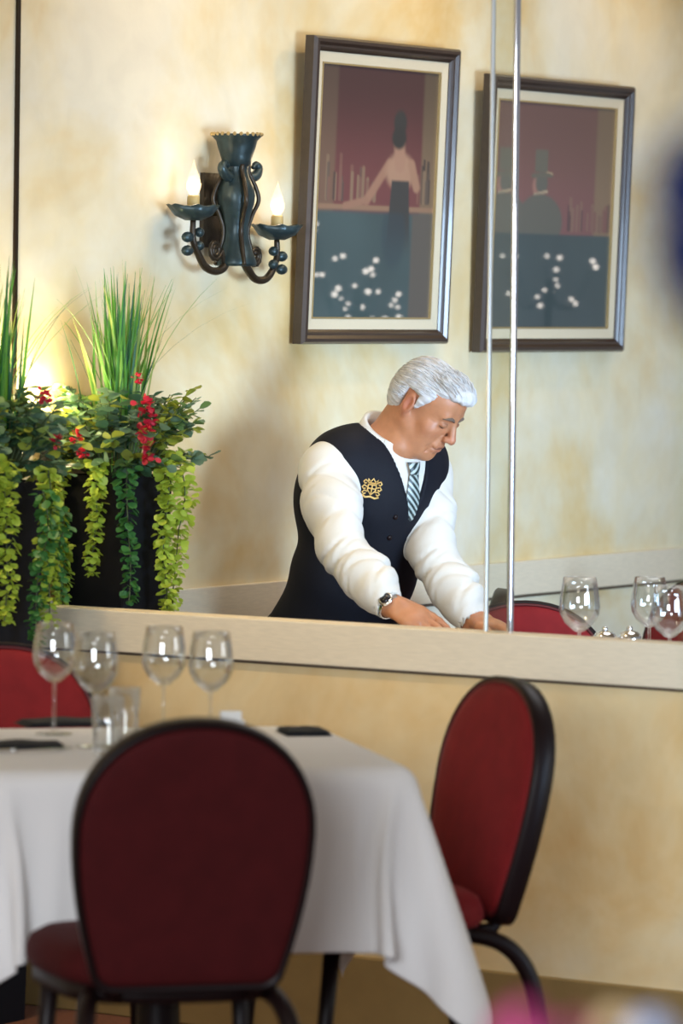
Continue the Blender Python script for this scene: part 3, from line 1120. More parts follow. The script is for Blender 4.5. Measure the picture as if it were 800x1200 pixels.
# white holder for sugar sachets
hld = thing('sachet_holder', 'small white porcelain sachet holder behind the front chair back on the near table', 'holder')
v = on_depth(272, 8.42)
hld.location = (v.x, v.y, TOP)
hld.rotation_euler = (0, 0, TA)
mb = MB()
mb.box(-0.024, 0.024, -0.016, 0.016, 0, 0.005)
for (a, b_, c, d) in ((-0.024, 0.024, -0.016, -0.013), (-0.024, 0.024, 0.013, 0.016), (-0.024, -0.021, -0.013, 0.013), (0.021, 0.024, -0.013, 0.013)):
    mb.box(a, b_, c, d, 0.005, 0.042)
mb.build('holder_body', M['porcelain'], hld)
for k in range(5):
    mb = MB()
    mb.box(-0.019, 0.019, -0.011 + k * 0.005, -0.009 + k * 0.005, 0.006, 0.058 - 0.003 * (k % 2))
    mb.build('sachet', M['porcelain'], hld)


def napkin(name, label, pos, rz, sx, sy, rolled=False, z=TOP):
    """a folded napkin: layers of cloth with soft edges"""
    root = thing(name, label, 'napkin', (pos.x, pos.y, z), rz, None)
    for k in range(3):
        f = 1 - 0.03 * k
        mb = MB()
        nx, ny = 14, 8
        vs, fs = [], []
        for s_ in (0, 1):
            for i in range(nx + 1):
                for j in range(ny + 1):
                    u, q = i / nx * 2 - 1, j / ny * 2 - 1
                    e = (1 - abs(u) ** 6) * (1 - abs(q) ** 6)
                    wv = 0.0015 * math.sin(5 * u + k) + 0.001 * math.sin(7 * q + 2 * k)
                    vs.append((u * sx / 2 * f + 0.003 * k, q * sy / 2 * f, 0.0035 * k + (0.0003 if s_ == 0 else 0.0032 * e + 0.0008 + wv * e * (k == 2))))
        q0 = (nx + 1) * (ny + 1)
        for i in range(nx):
            for j in range(ny):
                a = i * (ny + 1) + j
                fs.append((a, a + 1, a + ny + 2, a + ny + 1))
                fs.append((q0 + a, q0 + a + ny + 1, q0 + a + ny + 2, q0 + a + 1))
        rim = [i * (ny + 1) for i in range(nx + 1)] + [nx * (ny + 1) + j for j in range(1, ny + 1)] + [i * (ny + 1) + ny for i in range(nx - 1, -1, -1)] + [j for j in range(ny - 1, 0, -1)]
        for a, b_ in zip(rim, rim[1:] + rim[:1]):
            fs.append((a, b_, q0 + b_, q0 + a))
        mb.add(vs, fs)
        mb.build('fold', M['black_cloth'], root, True)
    return root


napkin('napkin', 'folded black napkin at the left place on the near table, knife beside it', on_depth(26, 8.27), TA, 0.15, 0.10)
napkin('napkin', 'black napkin at the far side of the near table, behind the leftmost wine glass', on_depth(74, 8.72), TA + 0.1, 0.17, 0.11)
napkin('napkin', 'folded black napkin at the right end of the near table, right of the chair back', on_depth(358, 8.60), TA + PI / 2, 0.11, 0.09)


def cutlery(label, pos, rz, z=TOP):
    root = thing('table_knife', label, 'knife', (pos.x, pos.y, z), rz)
    mb = MB()
    prof = [(-0.105, 0.0045), (-0.09, 0.006), (-0.03, 0.005), (-0.01, 0.004)]
    mb.tube([(x, 0, 0.005) for x, r in prof], [r * 0.8 for x, r in prof], 8)
    mb.build('handle', M['silver'], root, True)
    mb = MB()
    pts = [(-0.012, -0.004), (0.0, -0.008), (0.07, -0.009), (0.095, -0.006), (0.105, 0.0), (0.10, 0.005), (0.0, 0.006), (-0.012, 0.004)]
    n = len(pts)
    mb.add([(x, y, 0.004) for x, y in pts] + [(x, y, 0.006) for x, y in pts],
           [tuple(range(n))[::-1], tuple(range(n, 2 * n))] + [(i, (i + 1) % n, n + (i + 1) % n, n + i) for i in range(n)])
    mb.build('blade', M['silver'], root)
    return root


cutlery('silver table knife beside the left black napkin on the near table', on_depth(30, 8.17), TA + 0.35)

# ------------------------------------------------------------------ table beyond the low wall
T2C = plan(1.16, 0.56)
T2Z = 0.765
table('pedestal_table', 'pedestal table beyond the low wall where the waiter works', T2C, ROT1, 1.02, 0.76, T2Z - 0.003)
mb = MB()
nx, ny = 41, 31
W2, H2, DR = 1.03, 0.77, 0.22
cl = bpy.data.meshes.new('tablecloth')
vs, fs = [], []
gx = [(-W2 / 2, -DR), (-W2 / 2, -DR / 2)] + [(-W2 / 2 + W2 * i / nx, 0) for i in range(nx + 1)] + [(W2 / 2, -DR / 2), (W2 / 2, -DR)]
gy = [(-H2 / 2, -DR), (-H2 / 2, -DR / 2)] + [(-H2 / 2 + H2 * i / ny, 0) for i in range(ny + 1)] + [(H2 / 2, -DR / 2), (H2 / 2, -DR)]
for i, (x, zx) in enumerate(gx):
    for j, (y, zy) in enumerate(gy):
        q = (zx + zy)
        fl = 0.035 * abs(q) / DR
        vs.append((x + math.copysign(fl * (zx < 0) * (1 + 0.3 * math.sin(j * 1.1)), x), y + math.copysign(fl * (zy < 0) * (1 + 0.3 * math.sin(i * 1.2)), y), max(zx, -DR) + (zy if zx == 0 else zy * 0.5)))
m2 = len(gy)
for i in range(len(gx) - 1):
    for j in range(len(gy) - 1):
        fs.append((i * m2 + j, (i + 1) * m2 + j, (i + 1) * m2 + j + 1, i * m2 + j + 1))
o = link('tablecloth', mesh('tablecloth', vs, fs, True), M['cloth'])
o.location = (T2C.x, T2C.y, T2Z)
o.rotation_euler = (0, 0, ROT1)
md = o.modifiers.new('thickness', 'SOLIDIFY')
md.thickness = 0.0015
tag(o, 'white tablecloth on the table beyond the low wall, under the waiter\'s hands', 'tablecloth')
G2 = 'wine glasses beyond the low wall'
for px, Z, sc, lb in ((679, 9.78, 1.06, 'large clear wine glass beyond the low wall, in front of the red chair top'),
                      (761, 10.02, 1.0, 'wine glass beyond the low wall, left of the pair near the right edge'),
                      (785, 9.72, 1.0, 'wine glass beyond the low wall, nearest the right edge of the photo')):
    o = copy_tree(wg)
    v = on_depth(px, Z)
    o.location = (v.x, v.y, T2Z + 0.002)
    o.scale = (sc, sc, sc)
    tag(o, lb, 'wine glass', G2)


def shaker(label, px, Z, holes):
    v = on_depth(px, Z)
    root = thing('salt_shaker' if holes else 'pepper_shaker', label, 'shaker', (v.x, v.y, T2Z + 0.002), 0, 'shakers beyond the low wall')
    root.scale = (1.18, 1.18, 1.22)
    mb = MB()
    mb.lathe([(0.0, 0.0), (0.019, 0.0), (0.021, 0.004), (0.020, 0.03), (0.017, 0.052), (0.0155, 0.052), (0.018, 0.03), (0.018, 0.006), (0.0, 0.005)], 10)
    mb.build('jar', M['glass'], root)
    mb = MB()
    mb.lathe([(0.0, 0.006), (0.0165, 0.0065), (0.0165, 0.03), (0.0, 0.032)], 12)
    mb.build('contents', M['porcelain'] if holes else M['soil'], root)
    mb = MB()
    mb.lathe([(0.0175, 0.050), (0.0215, 0.050), (0.0225, 0.055), (0.021, 0.059), (0.0225, 0.063), (0.022, 0.070), (0.018, 0.077), (0.009, 0.081), (0.0, 0.082)], 20)
    mb.build('lid', M['silver'], root, True)
    mb = MB()
    mb.lathe([(0.0, 0.080), (0.005, 0.081), (0.006, 0.085), (0.004, 0.089), (0.0, 0.090)], 12)
    mb.build('knob', M['silver'], root, True)


shaker('silver-lidded shaker beyond the low wall, close to the large wine glass', 709, 9.90, True)
shaker('silver-lidded shaker beyond the low wall, halfway between the wine glasses', 738, 9.92, False)

# ------------------------------------------------------------------ tall planters in the corner
def leaf_mat(name, col, rough=0.45):
    m, N, L, b = new_mat(name)
    b.inputs['Base Color'].default_value = (*col, 1)
    b.inputs['Roughness'].default_value = rough
    tl, mx = N.new('ShaderNodeBsdfTranslucent'), N.new('ShaderNodeMixShader')
    tl.inputs[0].default_value = (*[min(1, c * 1.4) for c in col], 1)
    mx.inputs[0].default_value = 0.3
    L.new(b.outputs[0], mx.inputs[1])
    L.new(tl.outputs[0], mx.inputs[2])
    L.new(mx.outputs[0], N['Material Output'].inputs[0])
    return m


LM = [leaf_mat('eucalyptus_green', (0.150, 0.250, 0.160)), leaf_mat('dark_leaf_green', (0.060, 0.135, 0.070)),
      leaf_mat('mid_leaf_green', (0.150, 0.250, 0.075)), leaf_mat('yellow_leaf_green', (0.30, 0.34, 0.045))]
VM = [leaf_mat('lime_vine_green', (0.42, 0.52, 0.06)), leaf_mat('fern_vine_green', (0.060, 0.19, 0.045))]
GM = [leaf_mat('grass_green', (0.085, 0.28, 0.045)), leaf_mat('pale_grass_green', (0.26, 0.36, 0.09)), leaf_mat('deep_grass_green', (0.025, 0.12, 0.06)), leaf_mat('fresh_grass_green', (0.12, 0.33, 0.05))]
FM = [leaf_mat('crimson_petal', (0.42, 0.010, 0.035), 0.6), leaf_mat('cream_petal', (0.7, 0.62, 0.5), 0.6)]
M['stem'] = mat('green_stem', (0.07, 0.09, 0.03), 0.7)


def leaf_mesh(name, m, lx=1.0, ly=0.95):
    """a small cupped round leaf of unit length with its stalk end at the origin, pointing along +x"""
    vs = [(0, 0, 0), (0.25, 0.30 * ly, 0.06), (0.6, 0.42 * ly, 0.09), (0.88, 0.25 * ly, 0.03), (1.0, 0, -0.03), (0.88, -0.25 * ly, 0.03), (0.6, -0.42 * ly, 0.09), (0.25, -0.30 * ly, 0.06),
          (0.35, 0, -0.02), (0.7, 0, -0.03)]
    vs = [(x * lx, y, z) for x, y, z in vs]
    fs = [(0, 8, 1), (1, 8, 9, 2), (2, 9, 3), (3, 9, 4), (4, 9, 5), (5, 9, 6), (6, 9, 8, 7), (7, 8, 0)]
    me = mesh(name, vs, [f[::-1] for f in fs], True)
    me.materials.append(m)
    return me


LEAVES = [leaf_mesh('leaf', m, 1.0, 1.18) for m in LM]


def leaf_matrix(p, d, size, r):
    d = Vector(d).normalized()
    up = Vector((r.normal(0, 0.4), r.normal(0, 0.4), 1)).normalized()
    y = up.cross(d)
    if y.length < 1e-3:
        y = Vector((1, 0, 0)).cross(d)
    y.normalize()
    z = d.cross(y)
    m_ = Matrix((d, y, z)).transposed().to_4x4()
    return Matrix.Translation(p) @ m_ @ Matrix.Scale(size, 4)


def joined_leaves(name, items, mats, parent, kind=None):
    """many leaves in one mesh; items = (matrix, material index)"""
    base = np.array([v.co[:] for v in LEAVES[0].vertices])
    polys = [tuple(p.vertices) for p in LEAVES[0].polygons]
    V_, F_, I_ = [], [], []
    for mt, mi in items:
        A = np.array(mt)
        n = sum(len(x) for x in V_)
        V_.append(base @ A[:3, :3].T + A[:3, 3])
        F_ += [tuple(i + n for i in p) for p in polys]
        I_ += [mi] * len(polys)
    me = mesh(name, np.concatenate(V_), F_, True)
    for m in mats:
        me.materials.append(m)
    me.polygons.foreach_set('material_index', I_)
    o_ = link(name, me, None, parent)
    if kind: o_['kind'] = kind
    return o_


def arrangement(label, t, s, seed, front, flowers, vines):
    """tall tapered planter crowned with eucalyptus, grass, red flowers and trailing vines"""
    r = np.random.default_rng(seed)
    root = thing('potted_arrangement', label, 'planter', plan(t, s), ROT1, 'black planters in the corner')
    H_ = 1.19
    mb = MB()
    wb, wt = 0.070, 0.092

    def sq(w_, z, rc=0.012):
        o_ = []
        for cx, cy, a0 in ((1, 1, 0), (-1, 1, PI / 2), (-1, -1, PI), (1, -1, 3 * PI / 2)):
            for k in range(4):
                a = a0 + PI / 2 * k / 3
                o_.append((cx * (w_ - rc) + rc * math.cos(a), cy * (w_ - rc) + rc * math.sin(a), z))
        return o_
    rings = [sq(wb, 0), sq(wt, H_), sq(wt - 0.010, H_), sq(wt - 0.012, H_ - 0.05)]
    vs = [v for q in rings for v in q]
    fs = [tuple(range(16))[::-1]]
    for i in range(3):
        for k in range(16):
            l = (k + 1) % 16
            fs.append((i * 16 + k, i * 16 + l, (i + 1) * 16 + l, (i + 1) * 16 + k))
    mb.add(vs, fs)
    mb.build('pot', M['planter'], root)
    mb = MB()
    q = sq(wt - 0.011, H_ - 0.035)
    mb.add(q + [(0, 0, H_ - 0.01)], [(k, (k + 1) % 16, 16) for k in range(16)])
    mb.build('moss', M['soil'], root)
    cz = H_ + 0.075
    items = []
    stems = MB()
    for i in range(210):                                 # leafy twigs
        th = r.uniform(0, 2 * PI)
        el = r.uniform(-0.25, 1.0)
        R_ = 0.200 * r.uniform(0.45, 1.04)
        tip = Vector((R_ * math.cos(th) * math.cos(el * 0.9), R_ * math.sin(th) * math.cos(el * 0.9), cz + 0.150 * math.sin(el) * r.uniform(0.8, 1.1) - (0.03 if el < 0 else 0)))
        if front is not None and r.uniform() < 0.10:
            tip.x += 0.055 * abs(r.normal())
        st = Vector((0.05 * math.cos(th), 0.05 * math.sin(th), H_ - 0.01))
        mid = st.lerp(tip, 0.55) + Vector((0, 0, 0.025))
        stems.tube([st, mid, tip], [0.0018, 0.0014, 0.001], 4)
        shade = r.choice(4, p=[0.42, 0.26, 0.20, 0.12])
        m_ = r.integers(7, 11)
        for k in range(m_):
            f = 0.45 + 0.6 * k / m_
            p = st.lerp(mid, f * 2) if f < 0.5 else mid.lerp(tip, (f - 0.5) * 2)
            a = th + r.uniform(-1.5, 1.5)
            dr = Vector((math.cos(a), math.sin(a), r.uniform(-0.6, 0.7)))
            items.append((leaf_matrix(p, dr, r.uniform(0.022, 0.035), r), int(shade if r.uniform() < 0.8 else r.integers(4)), p))
    tag(stems.build('twigs', M['stem'], root), kind='stuff')
    # the leaves that show largest are parts of their own, the rest is one mass
    view = root.matrix_basis.inverted() @ Vector((0.0, 0.0, 1.6))
    view.normalize()
    order = sorted(range(len(items)), key=lambda i: -(items[i][2] - Vector((0, 0, cz))).dot(view) - items[i][0].to_scale().x * 2)
    for i in order[:280]:
        mt, mi, _ = items[i]
        o_ = bpy.data.objects.new('leaf', LEAVES[mi])
        COL.objects.link(o_)
        o_.parent = root
        o_.matrix_basis = mt
    joined_leaves('foliage', [(items[i][0], items[i][1]) for i in order[280:]], LM, root, 'stuff')
    # ornamental grass
    for i in range(125):
        th = r.uniform(0, 2 * PI)
        fine = r.uniform() < 0.22
        L_ = r.uniform(0.32, 0.49) if not fine else r.uniform(0.42, 0.54)
        lean = abs(r.normal(0, 0.12)) if not fine else r.uniform(0.2, 0.65)
        w_ = r.uniform(0.0036, 0.0068) if not fine else 0.0013
        base = Vector((0.022 * r.normal(), 0.022 * r.normal(), H_ + 0.01))
        dr = Vector((math.cos(th), math.sin(th), 0))
        sd = Vector((-math.sin(th + r.uniform(-0.7, 0.7)), math.cos(th), 0)).normalized()
        vs, fs = [], []
        nseg = 8
        for k in range(nseg + 1):
            f = k / nseg
            p = base + dr * (L_ * (lean * f ** 1.7 + 0.05 * f)) + Vector((0, 0, L_ * (f - (0.35 * lean) * f ** 3)))
            ww = w_ * (1 - f ** 2.2) + 0.0003
            vs += [p - sd * ww, p + dr * ww * 0.3, p + sd * ww]
        for k in range(nseg):
            a = k * 3
            fs += [(a, a + 1, a + 4, a + 3), (a + 1, a + 2, a + 5, a + 4)]
        me = mesh('grass_blade', vs, fs, True)
        link('grass_blade', me, GM[int(r.choice(4, p=[0.3, 0.2, 0.25, 0.25]))], root)
    # red flower heads: local x, y, z
    for (fx, fy, fz, fr) in flowers:
        cen = Vector((fx, fy, fz))
        mb = MB()
        for k in range(26):                              # ruffled petals round a short spray
            d = Vector((r.normal(), r.normal(), r.normal() * 1.3)).normalized()
            p = cen + d * fr * r.uniform(0.3, 1.0)
            A = leaf_matrix(p, d + Vector((r.normal(), r.normal(), r.normal())) * 0.6, fr * 0.85, r)
            mb.add([A @ v.co for v in LEAVES[0].vertices], [tuple(q.vertices) for q in LEAVES[0].polygons])
        mb.build('flower', FM[0], root, True)
    for (vx, vy, vz0, ln, kind, spread) in vines:
        pts, its = [], []
        n_ = int(ln / 0.011)
        ph = r.uniform(0, 6)
        for k in range(n_ + 1):
            f = k / n_
            out = 0.02 * math.sin(PI * min(1, f * 2.5) / 1.0) if f < 0.4 else 0
            p = Vector((vx * (1 + 0.10 * math.sin(PI * min(f * 2, 1))) + 0.008 * math.sin(5 * f + ph), vy * (1 + 0.10 * math.sin(PI * min(f * 2, 1))), vz0 - ln * f))
            pts.append(p)
            for q in range(7 if kind == 0 else 5):
                a = r.uniform(0, 2 * PI)
                off = Vector((math.cos(a), math.sin(a), 0)) * spread * r.uniform(0, 1) * (1 - 0.5 * f)
                its.append((leaf_matrix(p + off, (math.cos(a), math.sin(a), r.uniform(-1.2, 0.1)), r.uniform(0.017, 0.027) * (1.05 - 0.3 * f), r), 0))
        mb = MB()
        mb.tube(pts, 0.0015, 5)
        vn = mb.build('trailing_vine', M['stem'], root)
        joined_leaves('vine_leaves', its, [VM[kind]], vn, 'stuff')
    return root


M['lamp_metal'] = mat('black_lamp_housing', (0.02, 0.02, 0.02), 0.4)
PT, PS = 0.140, 0.242
C_, S_ = math.cos(ANG), math.sin(ANG)


def loc_from(px, dz_front):
    """local offset along the apparent width for a column px of the far planter"""
    return (px - 140) * 0.00195


# sideways on screen of the far planter, in its own axes: x' = cos*X, y' = sin*X (its axes are turned by -ANG)
def scr(px_off, toward):
    """local x, y of a point px_off pixels to the right of the planter's middle and 'toward' metres nearer to the viewer"""
    X = px_off * 0.00195
    return (X * C_ + toward * S_, X * S_ - toward * C_)


fl = []
for px, py, r_, tw in ((30, 480, 0.019, 0.155), (36, 512, 0.020, 0.165), (40, 535, 0.020, 0.165), (24, 450, 0.010, 0.10), (-45, 520, 0.014, 0.15), (-38, 537, 0.011, 0.16), (42, 497, 0.012, 0.16)):
    x, y = scr(px, tw)
    fl.append((x, y, 1.6 - (py - 353) * 0.00193, r_))
vn = []
for px, y0, ln, kd, sp, tw in ((-22, 548, 0.25, 0, 0.014, 0.15), (16, 555, 0.30, 1, 0.018, 0.14), (70, 535, 0.36, 0, 0.026, 0.05), (58, 545, 0.34, 0, 0.016, 0.09), (-64, 550, 0.34, 0, 0.02, 0.06)):
    x, y = scr(px, tw)
    vn.append((x, y, 1.6 - (y0 - 353) * 0.00193, ln, kd, sp))
arrangement('mirror image of the black planter, with eucalyptus, grass and red flowers, built beyond the low wall', PT, PS, 21, True, fl, vn)  # the near planter's reflection, built as solid geometry
fl = []
for px, py, r_, tw in ((66, 470, 0.014, 0.12), (80, 522, 0.012, 0.12), (-10, 480, 0.014, 0.15)):
    x, y = scr(px, tw)
    fl.append((x, y, 1.6 - (py - 353) * 0.00187, r_))
vn = []
for px, y0, ln, kd, sp, tw in ((24, 540, 0.36, 0, 0.030, 0.13), (8, 540, 0.32, 0, 0.026, 0.15), (70, 555, 0.34, 0, 0.02, 0.08), (62, 580, 0.33, 1, 0.02, 0.10), (82, 600, 0.20, 1, 0.016, 0.06)):
    x, y = scr(px, tw)
    vn.append((x, y, 1.6 - (y0 - 353) * 0.00187, ln, kd, sp))
arrangement('black planter of eucalyptus and lime vines cut by the left edge, before the low wall', PT, -PS, 35, True, fl, vn)
for s in (-0.115, 0.115):
    root = thing('plant_uplight', 'small lamp hidden in the planter foliage ' + ('beyond' if s > 0 else 'this side of') + ' the low wall', 'lamp', plan(0.036, s), ROT1)
    mb = MB()
    mb.lathe([(0.0, 1.21), (0.020, 1.21), (0.024, 1.305), (0.021, 1.305), (0.018, 1.29), (0.0, 1.29)], 16)
    mb.build('housing', M['lamp_metal'], root, True)
    mb = MB()
    mb.lathe([(0.0, 1.291), (0.0175, 1.292), (0.010, 1.298), (0.0, 1.300)], 16)
    mb.build('lens', M['bulb_glow'], root, True)
    mb = MB()
    mb.tube([(0, 0, 0.0), (0, 0, 1.212)], 0.006, 6)
    mb.build('spike', M['lamp_metal'], root)

# ------------------------------------------------------------------ flowers close to the camera, on a stand
def bouquet():
    Z = 2.5
    v = at(838, 1150, Z)
    root = thing('flower_vase', 'blurred vase of pink, cream and blue flowers close at the bottom right corner', 'vase', (v.x, Z, 0))
    tz = 0.98
    mb = MB()
    mb.lathe([(0.0, tz), (0.040, tz), (0.048, tz + 0.05), (0.044, tz + 0.12), (0.026, tz + 0.16), (0.034, tz + 0.19), (0.031, tz + 0.19), (0.023, tz + 0.16), (0.040, tz + 0.12), (0.0, tz + 0.01)], 24)
    mb.build('vase_body', M['porcelain'], root, True)
    r = np.random.default_rng(5)

    def bloom(px, py, rad, m, nm, dz=0.0):
        p = at(px, py, Z + dz) - Vector((v.x, Z, 0))
        mb = MB()
        for k in range(22):
            d = Vector((r.normal(), r.normal(), r.normal())).normalized()
            mb.sphere(p + d * rad * 0.6, (rad * 0.45, rad * 0.45, rad * 0.3), 8, 6)
        mb.build(nm, m, root, True)
        mb = MB()
        mb.tube([p, p.lerp(Vector((0, 0, tz + 0.185)), 0.6) + Vector((0, 0, -0.01)), (0, 0, tz + 0.15)], 0.002, 6)
        mb.build('stem', M['stem'], root, True)
    pink = mat('magenta_petal', (0.22, 0.008, 0.075), 0.6)
    tan = mat('straw_petal', (0.42, 0.30, 0.16), 0.7)
    blue = mat('pale_blue_petal', (0.22, 0.28, 0.42), 0.6)
    navy = mat('navy_petal', (0.0055, 0.0075, 0.022), 0.9, spec=0.0)
    bloom(618, 1212, 0.019, pink, 'flower')
    bloom(668, 1222, 0.015, pink, 'flower', 0.05)
    bloom(722, 1206, 0.010, tan, 'flower')
    bloom(762, 1214, 0.012, blue, 'flower')
    # a tall navy flower spike rising past the right edge of the picture
    for k in range(6):
        f = k / 5
        bloom(838 - 14 * f, 345 - 150 * f, 0.034 - 0.020 * abs(f - 0.5), navy, 'flower', -0.30)
    st = thing('flower_stand', 'tall wooden stand under the blurred flower vase', 'stand', (v.x, Z, 0))
    mb = MB()
    mb.box(-0.13, 0.13, -0.13, 0.13, tz - 0.03, tz)
    mb.build('top', M['wood'], st, bevel=0.004)
    for sx in (-1, 1):
        for sy in (-1, 1):
            mb = MB()
            mb.box(sx * 0.10 - 0.015, sx * 0.10 + 0.015, sy * 0.10 - 0.015, sy * 0.10 + 0.015, 0, tz - 0.03)
            mb.build('leg', M['wood'], st)


bouquet()


# ------------------------------------------------------------------ unseen lit globes on a table, added to make glints in the picture glass
def glint_globes(label, spots):
    tilt = math.radians(2.2)
    nrm = D1 * math.cos(tilt) - Vector((0, 0, math.sin(tilt)))
    pts = []
    for px, py in spots or ((372, 322), (379, 322), (393, 303), (402, 300), (441, 305), (395, 345), (403, 350), (412, 356), (408, 362), (430, 318), (436, 315), (434, 342), (446, 342),
                   (418, 335), (438, 322), (428, 360), (470, 345), (466, 352), (470, 360), (462, 358), (472, 372), (412, 372), (424, 375), (440, 374), (399, 338), (366, 270), (368, 262), (455, 374)):
        s_, z_ = wall_pt(px, py, 0.03)
        p = CORNER + D2 * s_ + D1 * 0.03 + Vector((0, 0, z_))
        d = (p - Vector((0, 0, EYE))).normalized()
        r_ = d - nrm * (2 * d.dot(nrm))
        pts.append(p + r_ * 2.6)
    c = sum(pts, Vector()) / len(pts)
    root = thing('glint_globes', label, 'lamp', (c.x, c.y, 0))
    o_ = Vector((c.x, c.y, 0))
    lo = min(p.z for p in pts)
    mb = MB()
    mb.lathe([(0, 0.752), (0.10, 0.752), (0.09, 0.775), (0.015, 0.79), (0.012, c.z), (0.0, c.z)], 16)
    mb.build('base', M['bronze'], root, True)
    for p in pts:
        q = p - o_
        mb = MB()
        mb.tube([(0, 0, c.z - 0.06), (q.x * 0.5, q.y * 0.5, c.z - 0.10), (q.x, q.y, q.z - 0.008)], 0.0025, 5)
        b_ = mb.build('branch', M['bronze'], root, True)
        mb = MB()
        mb.sphere(q, 0.0055 + 0.004 * ((p.x * 977) % 1), 10, 8)
        mb.build('globe', M['globe'], b_, True)
    table('glint_table', 'unseen side table added under the glint globes, ' + ('closer to' if not spots else 'further from') + ' the wall sconce', Vector((c.x, c.y, 0)), 0.3, 0.6, 0.6, 0.75)


M['globe'] = glow('glint_globe', (1.0, 0.90, 0.80), 9)
glint_globes('unseen cluster of lit globes added for glints in the picture nearer the sconce', None)
glint_globes('unseen cluster of lit globes added for glints in the top-hat picture', ((588, 300), (603, 300), (640, 300), (655, 302), (694, 306), (698, 313), (598, 344), (672, 351), (677, 356), (652, 316), (652, 328), (640, 340), (654, 335), (648, 342), (632, 348), (636, 358)))

